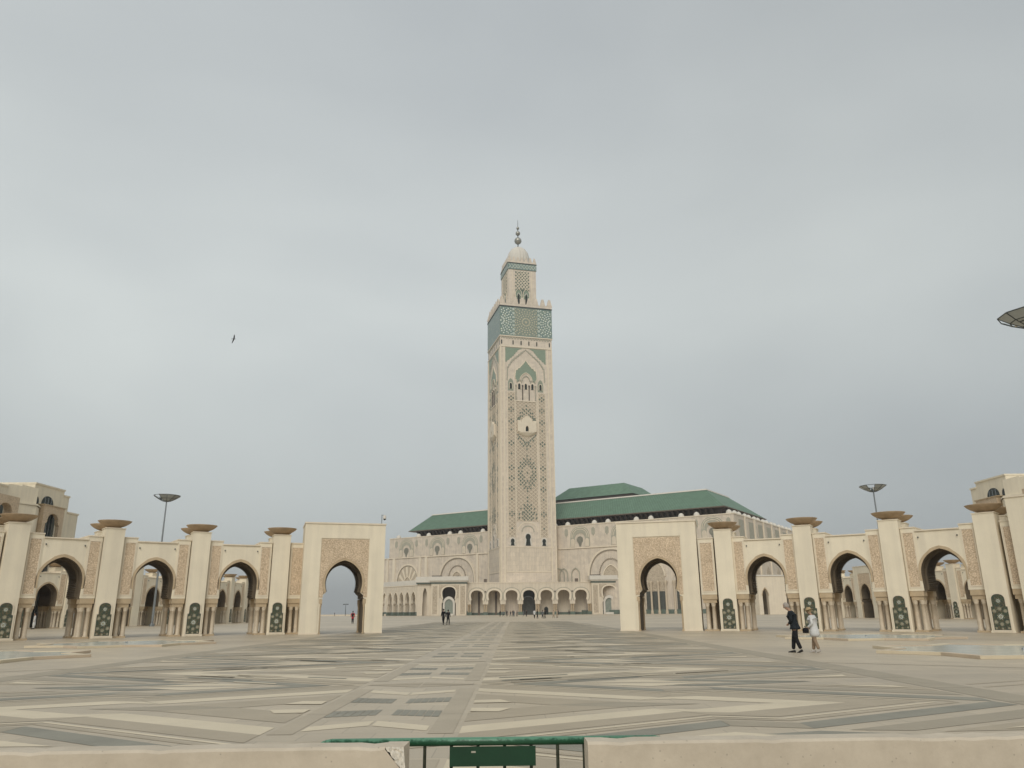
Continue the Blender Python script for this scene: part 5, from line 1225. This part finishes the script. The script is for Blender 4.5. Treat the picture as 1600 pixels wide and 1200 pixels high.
def person(loc, rz, label, H_=1.75, coat='cloth_navy', trousers='cloth_black', hair='hair_dark', shoes='shoe_dark', stride=0.25, lean=0.0, coat_len=0.80, coat_w=1.0, headtilt=0.0, hat=None, arms='down', bare_shin=False, bag=None, fine=True, group=None):
    """walks towards local +y; built at 1.75 m and scaled"""
    k = H_ / 1.75
    t_ = thing('person', label, 'person', loc, rz, group); t_.scale = (k, k, k)
    hipz = 0.92; L = lean
    def up(z): return Vector((0, (z - hipz) * L, z))      # spine bends forward
    hip = Vector((0, 0, hipz)); chest = up(1.28); neck = up(1.47); head = neck + Vector((0, 0.03 + headtilt * 0.5 + L * 0.15, 0.14))
    st = stride
    kneeF, ankF = Vector((0.085, st * 0.62, 0.50)), Vector((0.08, st * 0.95, 0.10))
    kneeB, ankB = Vector((-0.085, -st * 0.28 + 0.03, 0.49)), Vector((-0.08, -st * 1.0, 0.13))
    V = [hip, up(1.10), chest, up(1.40), neck, neck + (head - neck) * 0.45, head - Vector((0, 0, 0.02)), head + Vector((0, 0, 0.07))]
    Rr = [(0.145, 0.11), (0.125, 0.10), (0.15, 0.11), (0.12, 0.09), 0.052, 0.055, (0.078, 0.095), (0.068, 0.085)]
    E = [(i, i + 1) for i in range(7)]
    def chain(start, pts, rad):
        p = start
        for q, r_ in zip(pts, rad): V.append(Vector(q)); Rr.append(r_); E.append((p, len(V) - 1)); p = len(V) - 1
        return p
    for s_, kn, an in ((1, kneeF, ankF), (-1, kneeB, ankB)):
        chain(0, [(s_ * 0.09, 0.0, 0.86), (kn + Vector((s_ * .09, 0, .86))) / 2, kn, (kn + an) / 2, an], [0.085, 0.075, 0.056, 0.05, 0.038])
    hands = []
    for s_ in (1, -1):
        sh = up(1.41) + Vector((s_ * 0.19, -0.01, 0))
        if arms == 'front': el = up(1.13) + Vector((s_ * 0.25, 0.03, 0)); wr = up(1.02) + Vector((s_ * 0.08, 0.17, 0))
        elif arms == 'swing': el = up(1.14) + Vector((s_ * 0.25, -0.07 * s_, 0)); wr = up(0.93) + Vector((s_ * 0.25, 0.10 if s_ > 0 else -0.05, 0))
        elif arms == 'bag': el = up(1.13) + Vector((s_ * 0.24, -0.05, 0)); wr = up(0.98) + Vector((s_ * 0.20, 0.18, 0))
        else: el = up(1.14) + Vector((s_ * 0.25, -0.03, 0)); wr = up(0.90) + Vector((s_ * 0.25, 0.04, 0))
        e_ = chain(3, [sh, (sh + el) / 2, el, (el + wr) / 2, wr], [0.062, 0.05, 0.042, 0.036, 0.027])
        d = (wr - el).normalized(); palm = wr + d * 0.05
        pi_ = chain(e_, [palm, wr + d * 0.085], [(0.036, 0.018), (0.036, 0.016)])
        if fine:
            side = Vector((0, 1, 0)) - d * d.y; side = side.normalized() if side.length > 0.1 else Vector((0, 0, 1))
            cur = Vector((-s_, 0, 0))
            for f_, ln in ((-1.5, 0.062), (-0.5, 0.078), (0.5, 0.083), (1.5, 0.074)):
                b0 = wr + d * 0.088 + side * f_ * 0.019
                chain(pi_, [b0, b0 + d * ln * 0.5 + cur * 0.008, b0 + d * ln * 0.9 + cur * 0.03], [0.0095, 0.0085, 0.007])
            chain(pi_ - 1, [palm + side * 0.04 + cur * 0.01, palm + side * 0.052 + d * 0.04 + cur * 0.022], [0.012, 0.009])
        hands.append((sh, el, wr))
    me = skin_mesh('body', V, E, Rr, ['skin'], 0, 1); obj('body', me, None, t_)
    # head details: face looks to +y
    hm = MB(); c0 = head + Vector((0, 0, 0.03))
    prof = []
    for i in range(11):
        a = pi * i / 10; z = -cos(a) * 0.125; r_ = 0.078 * sin(a) ** 0.75 * (0.86 + 0.16 * min(1, (z + 0.125) / 0.16)); prof.append((max(r_, 0.002), z))
    hm.lathe(prof, 0, 0, 16, sy=1.2)
    if fine:
        hm.add([(-0.014, 0.088, 0.0), (0.014, 0.088, 0.0), (0, 0.118, -0.032), (0, 0.088, 0.03), (-0.016, 0.085, -0.04), (0.016, 0.085, -0.04)], [(0, 2, 3), (2, 1, 3), (0, 4, 2), (2, 5, 1), (4, 5, 2)])
        for s_ in (-1, 1):
            hm.lathe([(0.001, -0.03), (0.016, -0.015), (0.018, 0.012), (0.001, 0.03)], s_ * 0.078, -0.005, 8, sx=0.5)
            hm.lathe([(0.001, 0.0), (0.009, 0.006), (0.009, 0.01), (0.001, 0.016)], s_ * 0.03, 0.087, 6, mi=1)
        hm.add([(-0.022, 0.092, -0.062), (0.022, 0.092, -0.062), (0.018, 0.09, -0.07), (-0.018, 0.09, -0.07)], [(0, 3, 2, 1)], 2)
    hd = obj('head', hm, ['skin', 'hair_dark', 'lip'], t_, c0, smooth=True); hd.rotation_euler = (-headtilt * 2.2 - L * 0.5, 0, 0)
    hr_ = MB(); pf = []
    for i in range(8):
        a = pi * 0.42 + pi * 0.58 * i / 7; z = -cos(a) * 0.137; r_ = 0.09 * sin(a) ** 0.7; pf.append((max(r_, 0.002), z))
    hr_.lathe(pf, 0, -0.018, 16, sy=1.14)
    hr_.lathe([(0.06, -0.075), (0.083, -0.03), (0.088, 0.03)], 0, -0.022, 12, a0=R(190), a1=R(350), sy=1.15)
    if hat: 
        hr_.lathe([(0.19, 0.03), (0.195, 0.035), (0.11, 0.055), (0.1, 0.10), (0.07, 0.14), (0.002, 0.15)], 0, -0.01, 18, sy=1.1)
    h2 = obj('hat' if hat else 'hair', hr_, hat or hair, t_, c0, smooth=True); h2.rotation_euler = hd.rotation_euler
    # coat: torso shell and sleeves in one skin
    bot = hipz - (coat_len - 0.56)
    CV = [up(1.15)]; CR = [(0.155 * coat_w, 0.125 * coat_w)]; CE = []
    def cch(start, pts, rad):
        p = start
        for q, r_ in zip(pts, rad): CV.append(Vector(q)); CR.append(r_); CE.append((p, len(CV) - 1)); p = len(CV) - 1
        return p
    cch(0, [Vector((0, 0, hipz)), Vector((0, -0.01, (hipz + bot) / 2)), Vector((0, -0.01, bot))], [(0.175 * coat_w, 0.145 * coat_w), (0.19 * coat_w, 0.165 * coat_w), (0.20 * coat_w, 0.18 * coat_w)])
    ct = cch(0, [up(1.30), up(1.41), up(1.475)], [(0.18 * coat_w, 0.135), (0.15, 0.105), (0.075, 0.07)])
    for sh, el, wr in hands:
        cch(ct - 1, [sh, (sh + el) / 2, el, (el + wr) / 2, wr - (wr - el).normalized() * 0.01], [0.08, 0.068, 0.06, 0.053, 0.046])
    me = skin_mesh('coat', CV, CE, CR, [coat], 0, 1); obj('coat', me, None, t_)
    TV = [Vector((0, 0, hipz + 0.04)), Vector((0, 0, 0.88))]; TR = [(0.15, 0.12), (0.155, 0.12)]; TE = [(0, 1)]
    for s_, kn, an in ((1, kneeF, ankF), (-1, kneeB, ankB)):
        pts = [Vector((s_ * 0.095, 0, 0.82)), (kn + Vector((s_ * .09, 0, .82))) / 2, kn, (kn + an) / 2, an + Vector((0, 0, 0.0))]
        rad = [0.108, 0.098, 0.085, 0.077, 0.07]
        if bare_shin: pts = pts[:4]; rad = rad[:4]
        p = 1
        for q, r_ in zip(pts, rad): TV.append(q); TR.append(r_); TE.append((p, len(TV) - 1)); p = len(TV) - 1
    me = skin_mesh('trousers', TV, TE, TR, [trousers], 1, 1); obj('trousers', me, None, t_)
    for s_, an, pitch in ((1, ankF, 0.12), (-1, ankB, -0.35)):
        c = MB(); outl = [(-0.07, -0.03), (-0.05, -0.045), (0.0, -0.045), (0.17, -0.035), (0.2, -0.02)]
        sec = [(-0.075, 0.03, 0.075), (-0.04, 0.042, 0.09), (0.03, 0.045, 0.075), (0.11, 0.048, 0.05), (0.175, 0.035, 0.035), (0.195, 0.012, 0.02)]
        vs = []
        for y, w_, h_ in sec:
            for i in range(8):
                a = 2 * pi * i / 8; vs.append((w_ * cos(a), y, max(0.0, h_ / 2 + h_ / 2 * sin(a) * 1.05)))
        c.add(vs, [(q * 8 + i, q * 8 + (i + 1) % 8, (q + 1) * 8 + (i + 1) % 8, (q + 1) * 8 + i) for q in range(len(sec) - 1) for i in range(8)] + [tuple(range(8)), tuple(range(40, 48))[::-1]])
        zb = 0.0 if s_ > 0 else 0.022
        so_ = obj('shoe', c, shoes, t_, (an.x, an.y - 0.0, zb), smooth=True); so_.rotation_euler = (pitch if s_ < 0 else 0.0, 0, 0)
    if bag:
        b_ = thing('handbag' if bag != 'pack' else 'backpack', {'pack': 'dark backpack worn by the person in the red jacket'}.get(bag, 'small dark bag held by the woman in the white coat'), 'bag', (0, 0, 0))
        c = MB()
        if bag == 'pack':
            c.lathe([(0.02, -0.24), (0.14, -0.22), (0.15, 0.0), (0.13, 0.18), (0.03, 0.24)], 0, 0, 12, sy=0.7)
            Mx = Matrix.Rotation(rz, 3, 'Z') @ Vector((0, -0.19, 1.22)) * k
        else:
            c.lathe([(0.02, -0.09), (0.11, -0.08), (0.12, 0.02), (0.08, 0.09), (0.02, 0.1)], 0, 0, 12, sx=0.5, sy=1.0)
            sh, el, wr = hands[0 if bag == 'right' else 1]; Mx = Matrix.Rotation(rz, 3, 'Z') @ (wr + Vector((0, 0.09, -0.12))) * k
        b_.location = Vector(loc) + Mx; b_.rotation_euler = (0, 0, rz)
        obj('bag_body', c, 'cloth_black', b_, smooth=True)
        c = MB(); c.tube((0, -0.03, 0.08), (0, 0.03, 0.16), 0.008); c.tube((0, 0.03, 0.16), (0, 0.05, 0.08), 0.008); obj('strap', c, 'cloth_black', b_)
    return t_
mat('lip', (0.30, 0.12, 0.10), 0.6, 0.1, 10)
person((10.10, 28.9, 0), R(62), 'grey-haired man in a dark jacket and black trousers walking with head bowed', 1.70, 'cloth_navy', 'cloth_black', 'hair_grey', 'shoe_dark', 0.15, 0.20, 0.68, 1.3, 0.14, arms='front')
person((10.78, 28.9, 0), R(50), 'woman in a long white coat and straw hat walking beside the dark-jacketed man', 1.52, 'cloth_white', 'cloth_tan', 'straw', 'shoe_pale', 0.14, 0.08, 0.90, 1.32, 0.10, hat='straw', arms='bag', bare_shin=False, bag='left')
person((-22.9, 113.5, 0), R(5), 'person in a red jacket with a dark backpack beyond the left gateway', 1.72, 'cloth_red', 'cloth_black', 'hair_dark', stride=0.05, bag='pack', fine=False)
person((-8.65, 98.0, 0), R(20), 'tall person in black, left one of the pair walking in the open', 1.85, 'cloth_black', 'cloth_black', 'hair_dark', stride=0.28, fine=False)
person((-8.05, 97.6, 0), R(-12), 'person in black with a pale collar, right one of the pair in the open', 1.74, 'cloth_black', 'cloth_black', 'hair_dark', stride=0.28, fine=False, coat_w=1.1)
FP = [(-3.2, 240, 'cloth_grey', 'leftmost figure in grey near the arcade foot, left group'), (-2.2, 243, 'cloth_navy', 'figure in dark navy beside the grey figure, left group'), (-4.2, 241, 'cloth_black', 'figure in black at the outer left of the left group near the arcade'),
      (-1.0, 236, 'cloth_black', 'dark figure in the middle group by the small left door'), (0.0, 237, 'cloth_grey', 'grey figure in the middle group by the small left door'), (0.9, 239, 'cloth_black', 'figure in black just left of the big bronze door'), (-0.3, 238.5, 'cloth_navy', 'navy figure at the back of the middle group'),
      (3.0, 250, 'cloth_grey', 'lone grey figure in front of the pier left of the bronze door'),
      (4.4, 172, 'cloth_white', 'figure in a white top in front of the bronze door'), (5.05, 173, 'cloth_navy', 'figure in navy beside the one in the white top'), (6.15, 172, 'cloth_grey', 'grey-clad figure right of the bronze door'), (6.7, 172.5, 'cloth_black', 'broad figure in black right of the bronze door'), (3.6, 230, 'cloth_black', 'dark figure at the left edge of the bronze door'),
      (8.8, 178, 'cloth_beige', 'figure in beige, left of the pale pair right of the door'), (9.6, 178, 'cloth_beige', 'figure in beige, right of the pale pair right of the door'), (16.5, 300, 'cloth_black', 'tiny dark figure under the arches right of the minaret centre'), (20.4, 296, 'cloth_navy', 'tiny navy figure under the arches near the right portal'),
      (-86.5, 385, 'cloth_black', 'tiny dark figure walking by the far sea wall, seen through the left gateway')]
for i, (x, y, cm, lb) in enumerate(FP):
    person((x, y, 0), R(random.uniform(-160, 160)), lb, random.uniform(1.62, 1.85), cm, random.choice(['cloth_black', 'cloth_grey', 'cloth_navy']) if cm != 'cloth_beige' else 'cloth_tan', 'hair_dark', stride=random.uniform(0.05, 0.28), fine=False, group='visitors near the mosque entrance' if i < 17 else None)
person((-54.3, 90.5, 0), R(120), 'person in a long white robe under the far left arches', 1.75, 'cloth_white', 'cloth_white', 'hair_dark', stride=0.05, coat_len=1.25, fine=False)

# ------------------------------------------------------------------ bird
bd = thing('bird', 'dark gull gliding with tilted wings in the grey sky left of the minaret', 'bird', (-35.12, 91, 34.81))
c = MB(); pr = [(-0.30, 0.01), (-0.2, 0.05), (-0.02, 0.085), (0.14, 0.07), (0.22, 0.05), (0.30, 0.045), (0.36, 0.012)]
vs = []
for y, r_ in pr:
    for i in range(8): vs.append((r_ * cos(pi * i / 4), y, r_ * sin(pi * i / 4)))
c.add(vs, [(q * 8 + i, q * 8 + (i + 1) % 8, (q + 1) * 8 + (i + 1) % 8, (q + 1) * 8 + i) for q in range(6) for i in range(8)])
c.add([(-0.03, -0.28, 0), (0.03, -0.28, 0), (0.09, -0.44, 0.0), (-0.09, -0.44, 0.0), (0, -0.3, 0.02)], [(0, 1, 2, 3), (0, 4, 1)])
obj('body', c, 'bird_dark', bd, smooth=True)
for s_ in (-1, 1):
    c = MB(); W_ = [(0.05, 0.14, -0.10, 0.03), (0.28, 0.20, -0.06, 0.13), (0.50, 0.10, -0.10, 0.10), (0.74, -0.10, -0.20, -0.02)]
    vs = []
    for x, yf, yb, z in W_: vs += [(s_ * x, yf, z), (s_ * x, (yf + yb) / 2, z + 0.02), (s_ * x, yb, z), (s_ * x, (yf + yb) / 2, z - 0.012)]
    c.add(vs, [(q * 4 + i, q * 4 + (i + 1) % 4, (q + 1) * 4 + (i + 1) % 4, (q + 1) * 4 + i) for q in range(3) for i in range(4)]); obj('wing', c, 'bird_dark', bd)
bd.rotation_euler = (R(25), R(-52), R(-55))
bd.scale = (0.8, 0.8, 0.8)

# unused prototypes are all placed; nothing is left at the origin
for nm in ('half0',):
    pass
